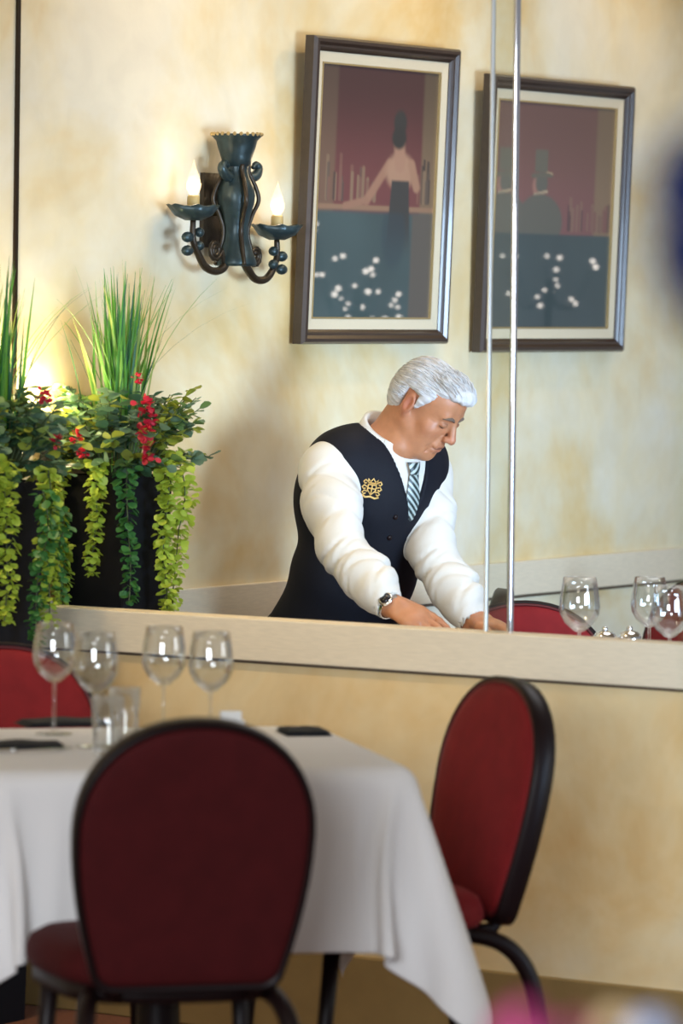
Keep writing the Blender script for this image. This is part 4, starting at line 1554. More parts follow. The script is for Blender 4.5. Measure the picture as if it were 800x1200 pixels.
# ------------------------------------------------------------------ the waiter
class Field:
    """a signed distance field on a (possibly uneven) grid, meshed with surface nets"""
    def __init__(self, xs, ys, zs):
        self.x, self.y, self.z = (np.asarray(a, np.float32) for a in (xs, ys, zs))
        self.v = np.full((len(xs), len(ys), len(zs)), 0.12, np.float32)

    def sub(self, lo, hi):
        r = []
        for a, l, h in zip((self.x, self.y, self.z), lo, hi):
            i0, i1 = np.searchsorted(a, l), np.searchsorted(a, h)
            r.append(slice(max(0, i0 - 1), min(len(a), i1 + 1)))
        return tuple(r)

    def pts(self, s):
        return self.x[s[0]][:, None, None], self.y[s[1]][None, :, None], self.z[s[2]][None, None, :]

    def apply(self, fn, lo, hi, k, op='add'):
        s = self.sub(lo, hi)
        if any(q.stop <= q.start for q in s):
            return
        d = fn(*self.pts(s)).astype(np.float32)
        a = self.v[s]
        if op == 'add':
            h = np.clip(0.5 + 0.5 * (a - d) / k, 0, 1)
            self.v[s] = a * (1 - h) + d * h - k * h * (1 - h)
        elif op == 'cut':
            d = -d
            h = np.clip(0.5 - 0.5 * (a - d) / k, 0, 1)
            self.v[s] = a * (1 - h) + d * h + k * h * (1 - h)
        elif op == 'disp':
            self.v[s] = a + d
        elif op == 'and':
            self.v[s] = np.maximum(a, d)

    def cone(self, a, b, ra, rb, k=0.02, op='add'):
        a, b = np.array(a, float), np.array(b, float)
        m = max(ra, rb) + k * 2 + 0.02
        ab = b - a
        L2 = float(ab @ ab) + 1e-12

        def fn(X, Y, Z):
            h = np.clip(((X - a[0]) * ab[0] + (Y - a[1]) * ab[1] + (Z - a[2]) * ab[2]) / L2, 0, 1)
            return np.sqrt((X - a[0] - h * ab[0]) ** 2 + (Y - a[1] - h * ab[1]) ** 2 + (Z - a[2] - h * ab[2]) ** 2) - (ra + (rb - ra) * h)
        self.apply(fn, np.minimum(a, b) - m, np.maximum(a, b) + m, k, op)

    def ell(self, c, R, r, k=0.02, op='add'):
        """ellipsoid with axes the columns of R"""
        c, R, r = np.array(c, float), np.array(R, float), np.array(r, float)
        m = float(r.max()) + 2 * k + 0.02

        def fn(X, Y, Z):
            dx, dy, dz = X - c[0], Y - c[1], Z - c[2]
            q = [(dx * R[0, i] + dy * R[1, i] + dz * R[2, i]) for i in range(3)]
            k0 = np.sqrt(sum((q[i] / r[i]) ** 2 for i in range(3)))
            k1 = np.sqrt(sum((q[i] / r[i] ** 2) ** 2 for i in range(3))) + 1e-9
            return k0 * (k0 - 1) / k1
        self.apply(fn, c - m, c + m, k, op)

    def mesh(self, name, smooth=True):
        v, xs, ys, zs = self.v, self.x, self.y, self.z
        s = v < 0
        cnt = np.zeros((v.shape[0] - 1, v.shape[1] - 1, v.shape[2] - 1), np.uint8)
        for i in (0, 1):
            for j in (0, 1):
                for k in (0, 1):
                    cnt += s[i:v.shape[0] - 1 + i, j:v.shape[1] - 1 + j, k:v.shape[2] - 1 + k]
        I, J, K = np.nonzero((cnt > 0) & (cnt < 8))
        idx = np.full(cnt.shape, -1, np.int32)
        idx[I, J, K] = np.arange(len(I))
        acc, num = np.zeros((len(I), 3)), np.zeros(len(I))
        G = (xs, ys, zs)
        for ax in range(3):
            for p in (0, 1):
                for q in (0, 1):
                    o_ = [0, 0, 0]
                    o_[(ax + 1) % 3], o_[(ax + 2) % 3] = p, q
                    a = (I + o_[0], J + o_[1], K + o_[2])
                    e = [0, 0, 0]
                    e[ax] = 1
                    b = (a[0] + e[0], a[1] + e[1], a[2] + e[2])
                    va, vb = v[a], v[b]
                    m = (va < 0) != (vb < 0)
                    t = np.where(m, va / np.where(va - vb == 0, 1, va - vb), 0)
                    P = np.stack([G[c][a[c]] for c in range(3)], 1).astype(float)
                    P[:, ax] += t * (G[ax][b[ax]] - G[ax][a[ax]])
                    acc[m] += P[m]
                    num[m] += 1
        vs = acc / num[:, None]
        F_ = []
        for ax in range(3):
            u, w_ = (ax + 1) % 3, (ax + 2) % 3
            sl = [slice(1, -1)] * 3
            sl[ax] = slice(0, -1)
            s0 = s[tuple(sl)]
            sl[ax] = slice(1, None)
            s1 = s[tuple(sl)]
            A = np.nonzero(s0 != s1)
            base = [A[c].copy() for c in range(3)]
            base[u] += 1
            base[w_] += 1
            flip = s0[A]

            def at_(du, dw):
                q = [b_.copy() for b_ in base]
                q[u] += du
                q[w_] += dw
                return idx[q[0], q[1], q[2]]
            quad = np.stack([at_(-1, -1), at_(0, -1), at_(0, 0), at_(-1, 0)], 1)
            quad[~flip] = quad[~flip][:, ::-1]
            F_.append(quad)
        F_ = np.concatenate(F_)
        F_ = F_[(F_ >= 0).all(1)]
        me = bpy.data.meshes.new(name)
        me.vertices.add(len(vs))
        me.vertices.foreach_set('co', vs.astype(np.float32).ravel())
        me.loops.add(len(F_) * 4)
        me.loops.foreach_set('vertex_index', F_.astype(np.int32).ravel())
        me.polygons.add(len(F_))
        me.polygons.foreach_set('loop_start', np.arange(0, len(F_) * 4, 4, dtype=np.int32))
        me.polygons.foreach_set('loop_total', np.full(len(F_), 4, np.int32))
        me.update(calc_edges=True)
        me.validate()
        if smooth:
            me.polygons.foreach_set('use_smooth', [True] * len(me.polygons))
        return me


def V3(v):
    return np.array((v[0], v[1], v[2]), float)


Fh = V3((math.cos(math.radians(-46)), math.sin(math.radians(-46)), 0))    # the way his chest faces, in plan
Hh = V3((math.cos(math.radians(-30)), math.sin(math.radians(-30)), 0))    # the way his face is turned
Rh = V3((Fh[1], -Fh[0], 0))                                              # his right (towards the viewer)
UP = V3((0, 0, 1))

neck = V3(at(457, 512, 10.53))                      # root of the neck
hip = V3(at(384, 752, 10.68))
msh = V3(at(446, 536, 10.56))                       # between the shoulders
sR = V3(at(381, 552, 10.44))
sL = V3(at(499, 558, 10.68))
eR = V3(at(398, 640, 10.26))
wR = V3(at(454, 707, 10.13))
eL = V3(at(506, 648, 10.50))
wL = V3(at(553, 727, 10.38))
# torso axes
tU = (neck - hip) / np.linalg.norm(neck - hip)
tR = Rh - tU * (Rh @ tU)
tR /= np.linalg.norm(tR)
tF = np.cross(tU, tR)
if tF @ Fh < 0:
    tF = -tF
TR = np.stack([tR, tF, tU], 1)
TL = float(np.linalg.norm(neck - hip))


def tp(r, f, u):
    """a point of the torso: to his right, forward, and up the spine as a share of its length"""
    return hip + tR * r + tF * f + tU * (u * TL)


# head axes: turned with the body, chin tucked down
PITCH = math.radians(36)
hy = Hh * math.cos(PITCH) - UP * math.sin(PITCH)
yaw = math.radians(-2)
hx = V3((Hh[1], -Hh[0], 0))
hz = np.cross(hx, hy)
hz /= np.linalg.norm(hz)
HR = np.stack([hx, hy, hz], 1)                      # columns: his right, face forward, crown
head = V3(at(500, 476, 10.50))
HS = 0.88


def hp(x, y, z):
    return head + HR @ (np.array((x, y, z)) * HS)


rng_m = np.random.default_rng(11)
P_ALL = [neck, hip, sR, sL, eR, wR, eL, wL, head]
LO = np.min(P_ALL, 0) - 0.22
HI = np.max(P_ALL, 0) + 0.22


def build_body():
    z = np.concatenate([np.arange(0.0, 0.72, 0.008), np.arange(0.72, 1.24, 0.0042), np.arange(1.24, HI[2], 0.0029)])
    F = Field(np.arange(LO[0], HI[0], 0.0034), np.arange(LO[1], HI[1], 0.0034), z)
    # trunk (under the clothes), legs, arms: one continuous figure
    F.ell(tp(0, 0.0, 0.02), TR, (0.150, 0.105, 0.12))
    F.ell(tp(0, 0.005, 0.35), TR, (0.135, 0.100, 0.17), 0.05)
    F.ell(tp(0, 0.0, 0.68), TR, (0.150, 0.098, 0.16), 0.05)
    F.cone(tp(0.13, -0.01, 0.90), tp(-0.13, -0.01, 0.90), 0.055, 0.055, 0.05)
    for sh, el, wr in ((sR, eR, wR), (sL, eL, wL)):
        F.cone(sh, el, 0.050, 0.038, 0.03)
        F.cone(el, wr, 0.039, 0.0265, 0.02)
    for sg in (-1, 1):
        hj = tp(sg * 0.085, -0.01, -0.08)
        kn = hj * 0 + V3((hj[0], hj[1], 0.44)) + Fh * 0.03 + Rh * sg * 0.01
        an = V3((kn[0], kn[1], 0.085)) - Fh * 0.05
        F.cone(hj, kn, 0.078, 0.052, 0.04)
        F.cone(kn, an, 0.052, 0.036, 0.02)
        F.cone(an + UP * -0.03, an + Fh * 0.15 + UP * -0.055, 0.036, 0.024, 0.02)
    # neck
    F.cone(neck - tU * 0.03, hp(0, -0.030, -0.045), 0.060, 0.056, 0.03)
    F.cone(hp(0.020, -0.02, -0.05), neck + tF * 0.05 - Rh * 0.015, 0.032, 0.03, 0.03)
    F.cone(hp(-0.020, -0.02, -0.05), neck + tF * 0.05 + Rh * 0.015, 0.032, 0.03, 0.03)
    # head
    E = lambda c, r, k=0.02, op='add', R=HR: F.ell(hp(*c), R, np.array(r) * HS, k, op)
    Cn = lambda a, b, ra, rb, k=0.01, op='add': F.cone(hp(*a), hp(*b), ra * HS, rb * HS, k, op)
    E((0, -0.012, 0.036), (0.076, 0.096, 0.082))
    E((0, 0.030, -0.025), (0.061, 0.062, 0.080), 0.03)
    E((0, 0.038, 0.050), (0.058, 0.052, 0.050), 0.03)                    # forehead
    E((0, 0.036, -0.078), (0.047, 0.048, 0.034), 0.03)                   # jaw
    for sx in (-1, 1):
        Cn((sx * 0.056, -0.008, -0.045), (sx * 0.030, 0.062, -0.094), 0.016, 0.017, 0.025)   # jaw line
        E((sx * 0.043, 0.058, -0.028), (0.024, 0.024, 0.022), 0.02)      # cheekbone
        E((sx * 0.036, 0.052, -0.060), (0.022, 0.022, 0.026), 0.02)      # jowl
    E((0, 0.076, -0.104), (0.022, 0.017, 0.017), 0.018)                  # chin
    Cn((-0.036, 0.078, 0.024), (0.036, 0.078, 0.024), 0.011, 0.011, 0.014)   # brow
    for sx in (-1, 1):
        E((sx * 0.032, 0.099, 0.004), (0.019, 0.017, 0.0125), 0.012, 'cut')  # eye socket
    Cn((0, 0.088, 0.020), (0, 0.114, -0.026), 0.0085, 0.0115, 0.010)     # nose
    E((0, 0.114, -0.031), (0.0125, 0.012, 0.0105), 0.006)
    for sx in (-1, 1):
        E((sx * 0.0125, 0.103, -0.034), (0.0085, 0.011, 0.0085), 0.005)
        E((sx * 0.007, 0.110, -0.043), (0.0035, 0.006, 0.005), 0.003, 'cut')
        E((sx * 0.032, 0.083, 0.003), (0.0155, 0.0125, 0.0115), 0.004)   # lidded eye
        Cn((sx * 0.020, 0.098, -0.036), (sx * 0.036, 0.080, -0.072), 0.0030, 0.0026, 0.008, 'cut')  # fold from nose to mouth
        Cn((sx * 0.019, 0.0935, -0.0085), (sx * 0.045, 0.083, -0.0100), 0.0022, 0.002, 0.006, 'cut')  # under the eye
    E((0, 0.082, -0.062), (0.028, 0.018, 0.020), 0.015)                  # muzzle
    Cn((-0.019, 0.093, -0.064), (0.019, 0.093, -0.064), 0.0055, 0.0055, 0.006)
    Cn((-0.016, 0.092, -0.0765), (0.016, 0.092, -0.0765), 0.0062, 0.0062, 0.006)
    Cn((-0.027, 0.090, -0.0705), (0.0, 0.1015, -0.0700), 0.0020, 0.0022, 0.004, 'cut')
    Cn((0.027, 0.090, -0.0705), (0.0, 0.1015, -0.0700), 0.0020, 0.0022, 0.004, 'cut')
    for sx in (-1, 1):                                                   # ears
        ca, sa = math.cos(0.35), math.sin(0.35)
        Re = HR @ np.array(((ca, -sx * sa, 0), (sx * sa, ca, 0), (0, 0, 1))).T
        E((sx * 0.080, -0.016, 0.000), (0.0095, 0.021, 0.034), 0.006, 'add', Re)
        E((sx * 0.092, -0.011, 0.004), (0.0085, 0.011, 0.020), 0.003, 'cut', Re)
        Cn((sx * 0.0835, -0.004, -0.008), (sx * 0.0845, 0.002, 0.004), 0.004, 0.0035, 0.004)
        E((sx * 0.0765, -0.010, -0.028), (0.007, 0.009, 0.011), 0.006)
    for q, (zz, yy) in enumerate(((0.048, 0.0885), (0.058, 0.0870), (0.068, 0.0835))):   # lines on the forehead
        for sx in (-1, 1):
            Cn((0, yy + 0.0022, zz), (sx * 0.034, yy - 0.0085, zz + 0.003), 0.0016, 0.0012, 0.004, 'cut')
    for sx in (-1, 1):
        for dz in (-0.004, 0.003, 0.010):                                # crow's feet
            Cn((sx * 0.050, 0.0765, 0.004 + dz * 0.5), (sx * 0.060, 0.062, 0.004 + dz * 1.6), 0.0014, 0.0010, 0.003, 'cut')
        Cn((sx * 0.030, 0.092, -0.067), (sx * 0.034, 0.079, -0.092), 0.0024, 0.0018, 0.006, 'cut')   # marionette line
        Cn((sx * 0.0205, 0.0955, 0.0105), (sx * 0.0445, 0.0850, 0.0100), 0.0020, 0.0016, 0.004, 'cut')   # lid crease
    # hands: palm, four fingers with their bends, thumb from the side of the palm
    tips = {}
    for nm, wr, fdir, side, curl in (('R', wR, None, 1, 0.34), ('L', wL, None, -1, 0.42)):
        el = eR if nm == 'R' else eL
        fa = (wr - el) / np.linalg.norm(wr - el)
        tgt = V3(at(514, 737, 10.06)) if nm == 'R' else V3(at(604, 742, 10.30))
        hd = tgt - wr
        hd /= np.linalg.norm(hd)
        # back of the hand faces up and out
        nb = UP * 0.85 + (Rh if nm == 'R' else -Rh) * 0.35
        nb = nb - hd * (nb @ hd)
        nb /= np.linalg.norm(nb)
        lt = np.cross(nb, hd)                                            # across the knuckles
        thumb_side = -1 if (lt @ (-Rh if nm == 'R' else Rh)) < 0 else 1
        lt = lt * thumb_side                                             # points to the thumb
        F.cone(wr, wr + hd * 0.03, 0.0265, 0.027, 0.015)
        pal = wr + hd * 0.058
        Rp = np.stack([lt, hd, nb], 1)
        F.ell(pal, Rp, (0.041, 0.050, 0.0165), 0.015)
        F.ell(pal + hd * 0.018, Rp, (0.041, 0.028, 0.0155), 0.012)
        for q, (off, ln, rad) in enumerate(((0.030, 0.074, 0.0088), (0.0105, 0.083, 0.0090), (-0.009, 0.077, 0.0087), (-0.028, 0.061, 0.0078))):
            k0 = pal + hd * (0.040 - 0.006 * abs(q - 1.3)) + lt * off
            spread = lt * (0.10 * (1.5 - q))
            d = hd + spread * 0.5
            p = k0
            for j, (fr, bend) in enumerate(((0.46, 0.45), (0.30, 0.9), (0.24, 0.7))):
                ang = curl * bend * (1 + 0.12 * q)
                d = d / np.linalg.norm(d)
                d = d * math.cos(ang) - nb * math.sin(ang)
                n_ = p + d * ln * fr
                F.cone(p, n_, rad * (1 - 0.07 * j), rad * (0.94 - 0.09 * j), 0.0035 if j else 0.006)
                p = n_
        t0 = wr + hd * 0.030 + lt * 0.022 - nb * 0.006
        t1 = t0 + hd * 0.030 + lt * 0.026 - nb * 0.010
        t2 = t1 + hd * 0.030 + lt * 0.008 - nb * 0.008
        t3 = t2 + hd * 0.024 + lt * 0.000 - nb * 0.006
        F.cone(t0, t1, 0.016, 0.0125, 0.012)
        F.cone(t1, t2, 0.0115, 0.0105, 0.005)
        F.cone(t2, t3, 0.0102, 0.0085, 0.004)
        tips[nm] = (pal, hd, lt, nb)
    me = F.mesh('body')
    n = len(me.vertices)
    co = np.empty(n * 3, np.float32)
    me.vertices.foreach_get('co', co)
    co = co.reshape(-1, 3).astype(float)
    q = (co - head) @ HR / HS
    col = np.tile(np.array((0.47, 0.205, 0.100)), (n, 1))
    hd_m = (np.abs(q) < 0.16).all(1)

    def mixc(mask, c):
        nonlocal col
        col = col * (1 - mask[:, None]) + np.array(c) * mask[:, None]
    g = lambda c, r: np.exp(-(((q - np.array(c)) / np.array(r)) ** 2).sum(1)) * hd_m
    mixc(g((0, 0.115, -0.03), (0.02, 0.02, 0.018)) * 0.5, (0.46, 0.16, 0.10))
    for sx in (-1, 1):
        mixc(g((sx * 0.045, 0.06, -0.03), (0.022, 0.03, 0.02)) * 0.45, (0.48, 0.17, 0.10))
        mixc(g((sx * 0.085, -0.016, 0.0), (0.012, 0.024, 0.034)) * 0.7, (0.48, 0.16, 0.11))
        mixc(g((sx * 0.033, 0.090, 0.008), (0.016, 0.010, 0.008)) * 0.55, (0.22, 0.10, 0.06))  # eye socket shade painted into the skin tone
        mixc(np.clip(g((sx * 0.033, 0.095, -0.0045), (0.014, 0.012, 0.0022)) * 1.3, 0, 1), (0.06, 0.035, 0.025))   # lash line
    mixc(np.clip(g((0, 0.098, -0.0645), (0.021, 0.014, 0.0045)) * 0.9, 0, 1) * 0.6, (0.36, 0.12, 0.09))
    mixc(np.clip(g((0, 0.098, -0.0770), (0.017, 0.014, 0.0045)) * 0.9, 0, 1) * 0.7, (0.40, 0.13, 0.10))
    mixc(np.clip(g((0, 0.097, -0.0703), (0.026, 0.012, 0.0018)) * 1.4, 0, 1) * 0.8, (0.12, 0.04, 0.03))
    ca_ = me.color_attributes.new('tone', 'FLOAT_COLOR', 'POINT')
    ca_.data.foreach_set('color', np.concatenate([col, np.ones((n, 1))], 1).astype(np.float32).ravel())
    return me, tips


def skin_mat():
    m, N, L, b = new_mat('skin')
    a = N.new('ShaderNodeVertexColor')
    a.layer_name = 'tone'
    nz = N.new('ShaderNodeTexNoise')
    nz.inputs['Scale'].default_value = 55
    nz.inputs['Detail'].default_value = 5
    tc = N.new('ShaderNodeTexCoord')
    L.new(tc.outputs['Object'], nz.inputs['Vector'])
    mr = N.new('ShaderNodeMapRange')
    mr.inputs['To Min'].default_value = 0.82
    mr.inputs['To Max'].default_value = 1.16
    L.new(nz.outputs['Fac'], mr.inputs['Value'])
    mx = N.new('ShaderNodeVectorMath')
    mx.operation = 'SCALE'
    L.new(a.outputs[0], mx.inputs[0])
    L.new(mr.outputs[0], mx.inputs['Scale'])
    L.new(mx.outputs[0], b.inputs['Base Color'])
    b.inputs['Roughness'].default_value = 0.45
    b.inputs['Subsurface Weight'].default_value = 0.12
    b.inputs['Subsurface Radius'].default_value = (0.012, 0.005, 0.003)
    b.inputs['Subsurface Scale'].default_value = 0.5
    bp = N.new('ShaderNodeBump')
    bp.inputs['Strength'].default_value = 0.10
    bp.inputs['Distance'].default_value = 0.003
    L.new(nz.outputs['Fac'], bp.inputs['Height'])
    L.new(bp.outputs[0], b.inputs['Normal'])
    return m


M['skin'] = skin_mat()
M['hair'] = mat('silver_hair', (0.56, 0.555, 0.55), 0.55, noise=0.35, scale=60, bump=0.25, stretch=(1.2, 1.2, 1.2))
M['shirt'] = mat('white_shirt_cotton', (0.66, 0.65, 0.60), 0.8, noise=0.02, scale=200, bump=0.03, sheen=0.1)
M['vest'] = mat('black_waistcoat_cloth', (0.006, 0.007, 0.012), 0.7, noise=0.25, scale=120, spec=0.2)
M['trousers'] = mat('black_trouser_cloth', (0.008, 0.009, 0.018), 0.75, noise=0.2, scale=120, spec=0.25)
M['gold'] = mat('gold_thread', (0.72, 0.48, 0.16), 0.45, 0.35, noise=0.2, scale=300)
M['brow'] = mat('grey_brow_hair', (0.15, 0.11, 0.085), 0.9, spec=0.1)
M['lash'] = mat('dark_lash', (0.03, 0.02, 0.015), 0.8)
M['shoe'] = mat('black_shoe_leather', (0.012, 0.012, 0.012), 0.25)
M['watch_face'] = mat('black_watch_face', (0.01, 0.01, 0.014), 0.15)
m_, N_, L_, b_ = new_mat('striped_tie_silk')
at_ = N_.new('ShaderNodeVertexColor')
at_.layer_name = 'stripe'
L_.new(at_.outputs[0], b_.inputs['Base Color'])
b_.inputs['Roughness'].default_value = 0.4
M['tie'] = m_

man = thing('person', 'silver-haired person in white shirt, black waistcoat and striped tie bending over a table', 'person', (float(hip[0]), float(hip[1]), 0))
MI = man.matrix_basis.inverted()


def man_part(name, me, material, parent=None):
    me.transform(MI)
    return link(name, me, material, parent or man)


body_me, HANDS = build_body()
T_body = BVHTree.FromPolygons([Vector(x.co) for x in body_me.vertices], [tuple(p.vertices) for p in body_me.polygons])
man_part('body', body_me, M['skin'])


def wrinkle(F, lo, hi, fn):
    F.apply(fn, lo, hi, 0.01, 'disp')


def build_shirt():
    F = Field(np.arange(LO[0], HI[0], 0.005), np.arange(LO[1], HI[1], 0.005), np.arange(hip[2] - 0.08, neck[2] + 0.14, 0.0046))
    F.ell(tp(0, 0.012, 0.10), TR, (0.165, 0.122, 0.16))
    F.ell(tp(0, 0.018, 0.40), TR, (0.160, 0.122, 0.19), 0.05)
    F.ell(tp(0, 0.008, 0.70), TR, (0.172, 0.122, 0.175), 0.05)
    F.cone(tp(0.125, -0.008, 0.87), tp(-0.125, -0.008, 0.87), 0.066, 0.066, 0.06)
    for sh, el, wr, nm in ((sR, eR, wR, 'R'), (sL, eL, wL, 'L')):
        F.ell(sh, np.eye(3), (0.054, 0.054, 0.054), 0.04)
        mid = sh * 0.5 + el * 0.5
        F.cone(sh, mid, 0.059, 0.062 if nm == 'R' else 0.056, 0.03)
        F.cone(mid, el, 0.062 if nm == 'R' else 0.056, 0.051, 0.03)
        m2 = el * 0.5 + wr * 0.5
        F.cone(el, m2, 0.051, 0.052, 0.03)
        cuff = el * 0.10 + wr * 0.90
        F.cone(m2, el * 0.22 + wr * 0.78, 0.052, 0.050, 0.02)
        F.cone(el * 0.22 + wr * 0.78, cuff, 0.049, 0.041, 0.012)
        F.cone(cuff, wr * 1.02 - el * 0.02, 0.038, 0.036, 0.008)
        # open the cuff
        ax = (wr - el) / np.linalg.norm(wr - el)
        F.cone(wr + ax * 0.002, wr + ax * 0.08, 0.0325, 0.034, 0.003, 'cut')
        # soft folds across the sleeve
        for (a, b_, n_f, amp, ph) in ((sh, el, 2.4, 0.0042, 0.3), (el, wr, 3.6, 0.0050, 1.1)):
            d = b_ - a
            L2 = d @ d
            s1 = np.cross(d, UP)
            s1 /= np.linalg.norm(s1)
            s2 = np.cross(d / math.sqrt(L2), s1)

            def fn(X, Y, Z, a=a, d=d, L2=L2, s1=s1, s2=s2, n_f=n_f, amp=amp, ph=ph):
                dx, dy, dz = X - a[0], Y - a[1], Z - a[2]
                t = (dx * d[0] + dy * d[1] + dz * d[2]) / L2
                p = dx * s1[0] + dy * s1[1] + dz * s1[2]
                q = dx * s2[0] + dy * s2[1] + dz * s2[2]
                rr = np.sqrt(np.maximum(p * p + q * q, 1e-8))
                win = np.clip(t * 6, 0, 1) * np.clip((1.02 - t) * 6, 0, 1) * np.clip((0.11 - rr) / 0.03, 0, 1)
                th = np.arctan2(p, q)
                ridge = lambda q_: 1 - 2 * np.abs(np.sin(q_)) ** 0.55
                msk = lambda q_: np.clip(0.35 + np.sin(q_), 0, 1.2)
                w_ = (0.75 * ridge(PI * n_f * t + th + 0.7 * np.sin(2 * th + ph) + ph) * msk(th + 4 * t + ph)
                      + 0.65 * ridge(PI * n_f * 1.45 * t - th + 0.6 * np.cos(th * 2 + 3 * t) + 2.1 + ph) * msk(2.2 - th + 5 * t)
                      + 0.40 * ridge(PI * n_f * 2.3 * t + 2 * th + np.sin(5 * t) + ph) * msk(th * 2 + 9 * t + 1.0)
                      + 0.45 * np.sin(2 * th + 5 * t + ph))
                return amp * win * w_
            wrinkle(F, np.minimum(a, b_) - 0.11, np.maximum(a, b_) + 0.11, fn)
    # neck hole
    F.cone(neck - tU * 0.005, neck + tU * 0.12, 0.062, 0.062, 0.005, 'cut')
    return F.mesh('shirt')


shirt_me = build_shirt()
VN = tp(-0.002, 0.13, 0.71)                         # point of the V
V_T = neck + tU * 0.0


def build_vest():
    F = Field(np.arange(LO[0], HI[0], 0.005), np.arange(LO[1], HI[1], 0.005), np.arange(hip[2] - 0.12, neck[2] + 0.08, 0.0046))
    g = 0.010
    F.ell(tp(0, 0.006, 0.02), TR, (0.172 + g, 0.124 + g, 0.16))
    F.ell(tp(0, 0.016, 0.36), TR, (0.160 + g, 0.122 + g, 0.19), 0.05)
    F.ell(tp(0, 0.008, 0.70), TR, (0.166 + g, 0.122 + g, 0.178), 0.05)
    F.ell(tp(0.06, -0.040, 0.72), TR, (0.125, 0.105, 0.150), 0.04)
    F.cone(tp(0.128, -0.008, 0.875), tp(-0.128, -0.008, 0.875), 0.062 + g, 0.062 + g, 0.06)
    # armholes
    for sg, sh, el in ((1, sR, eR), (-1, sL, eL)):
        out = tR * sg
        d = (el - sh) / np.linalg.norm(el - sh)
        a = tp(sg * 0.244, 0.014, 0.69)
        Ra = TR
        F.ell(a, Ra, (0.084, 0.090, 0.128), 0.008, 'cut')
    # neck opening: wide hole at the top and a V down the front
    F.cone(neck - tU * 0.02, neck + tU * 0.14, 0.074, 0.09, 0.005, 'cut')

    def vee(X, Y, Z):
        dx, dy, dz = X - VN[0], Y - VN[1], Z - VN[2]
        r = dx * tR[0] + dy * tR[1] + dz * tR[2]
        f = dx * tF[0] + dy * tF[1] + dz * tF[2]
        u = dx * tU[0] + dy * tU[1] + dz * tU[2]
        half = 0.40 * u                                # half width grows up the chest
        side = (np.abs(r) - half) * 0.94
        front = -(f + 0.135 + 0.0 * u)
        return np.maximum(side, front)
    F.apply(vee, np.array(VN) - 0.3, np.array(VN) + 0.4, 0.004, 'cut')
    # overlap of the fronts: a shallow step down the buttons
    return F.mesh('waistcoat')


vest_me = build_vest()


def build_trousers():
    F = Field(np.arange(hip[0] - 0.3, hip[0] + 0.34, 0.007), np.arange(hip[1] - 0.34, hip[1] + 0.3, 0.007), np.arange(0.02, hip[2] + 0.12, 0.0075))
    F.ell(tp(0, -0.004, -0.02), TR, (0.172, 0.130, 0.14))
    for sg in (-1, 1):
        hj = tp(sg * 0.085, -0.01, -0.08)
        kn = V3((hj[0], hj[1], 0.44)) + Fh * 0.03 + Rh * sg * 0.01
        an = V3((kn[0], kn[1], 0.085)) - Fh * 0.05
        F.cone(hj, kn, 0.100, 0.080, 0.05)
        F.cone(kn, an - UP * 0.03, 0.080, 0.070, 0.02)
    return F.mesh('trousers')


def tree_of(me):
    v = [Vector(x.co) for x in me.vertices]
    return BVHTree.FromPolygons(v, [tuple(p.vertices) for p in me.polygons])


T_shirt, T_vest = tree_of(shirt_me), tree_of(vest_me)
trs = build_trousers()


def look(tree, px, py):
    o_ = Vector((0, 0, EYE))
    d = (at(px, py, 10.0) - o_).normalized()
    h = tree.ray_cast(o_, d)
    return h[0], h[1]


man_part('shirt', shirt_me, M['shirt'])
man_part('waistcoat', vest_me, M['vest'])
man_part('trousers', trs, M['trousers'])
for sg in (-1, 1):
    hj = tp(sg * 0.085, -0.01, -0.08)
    an = V3((hj[0], hj[1], 0)) + Fh * -0.02 + Rh * sg * 0.01
    F = Field(np.arange(an[0] - 0.2, an[0] + 0.26, 0.006), np.arange(an[1] - 0.25, an[1] + 0.2, 0.006), np.arange(-0.01, 0.13, 0.006))
    F.cone(an + UP * 0.045, an + Fh * 0.16 + UP * 0.035, 0.045, 0.038, 0.02)
    F.cone(an + UP * 0.05, an + UP * 0.09, 0.045, 0.04, 0.02)
    F.apply(lambda X, Y, Z: -(Z - 0.002) + 0 * X + 0 * Y, an - 0.4, an + 0.4, 0.003, 'and')
    man_part('shoe', F.mesh('shoe'), M['shoe'])


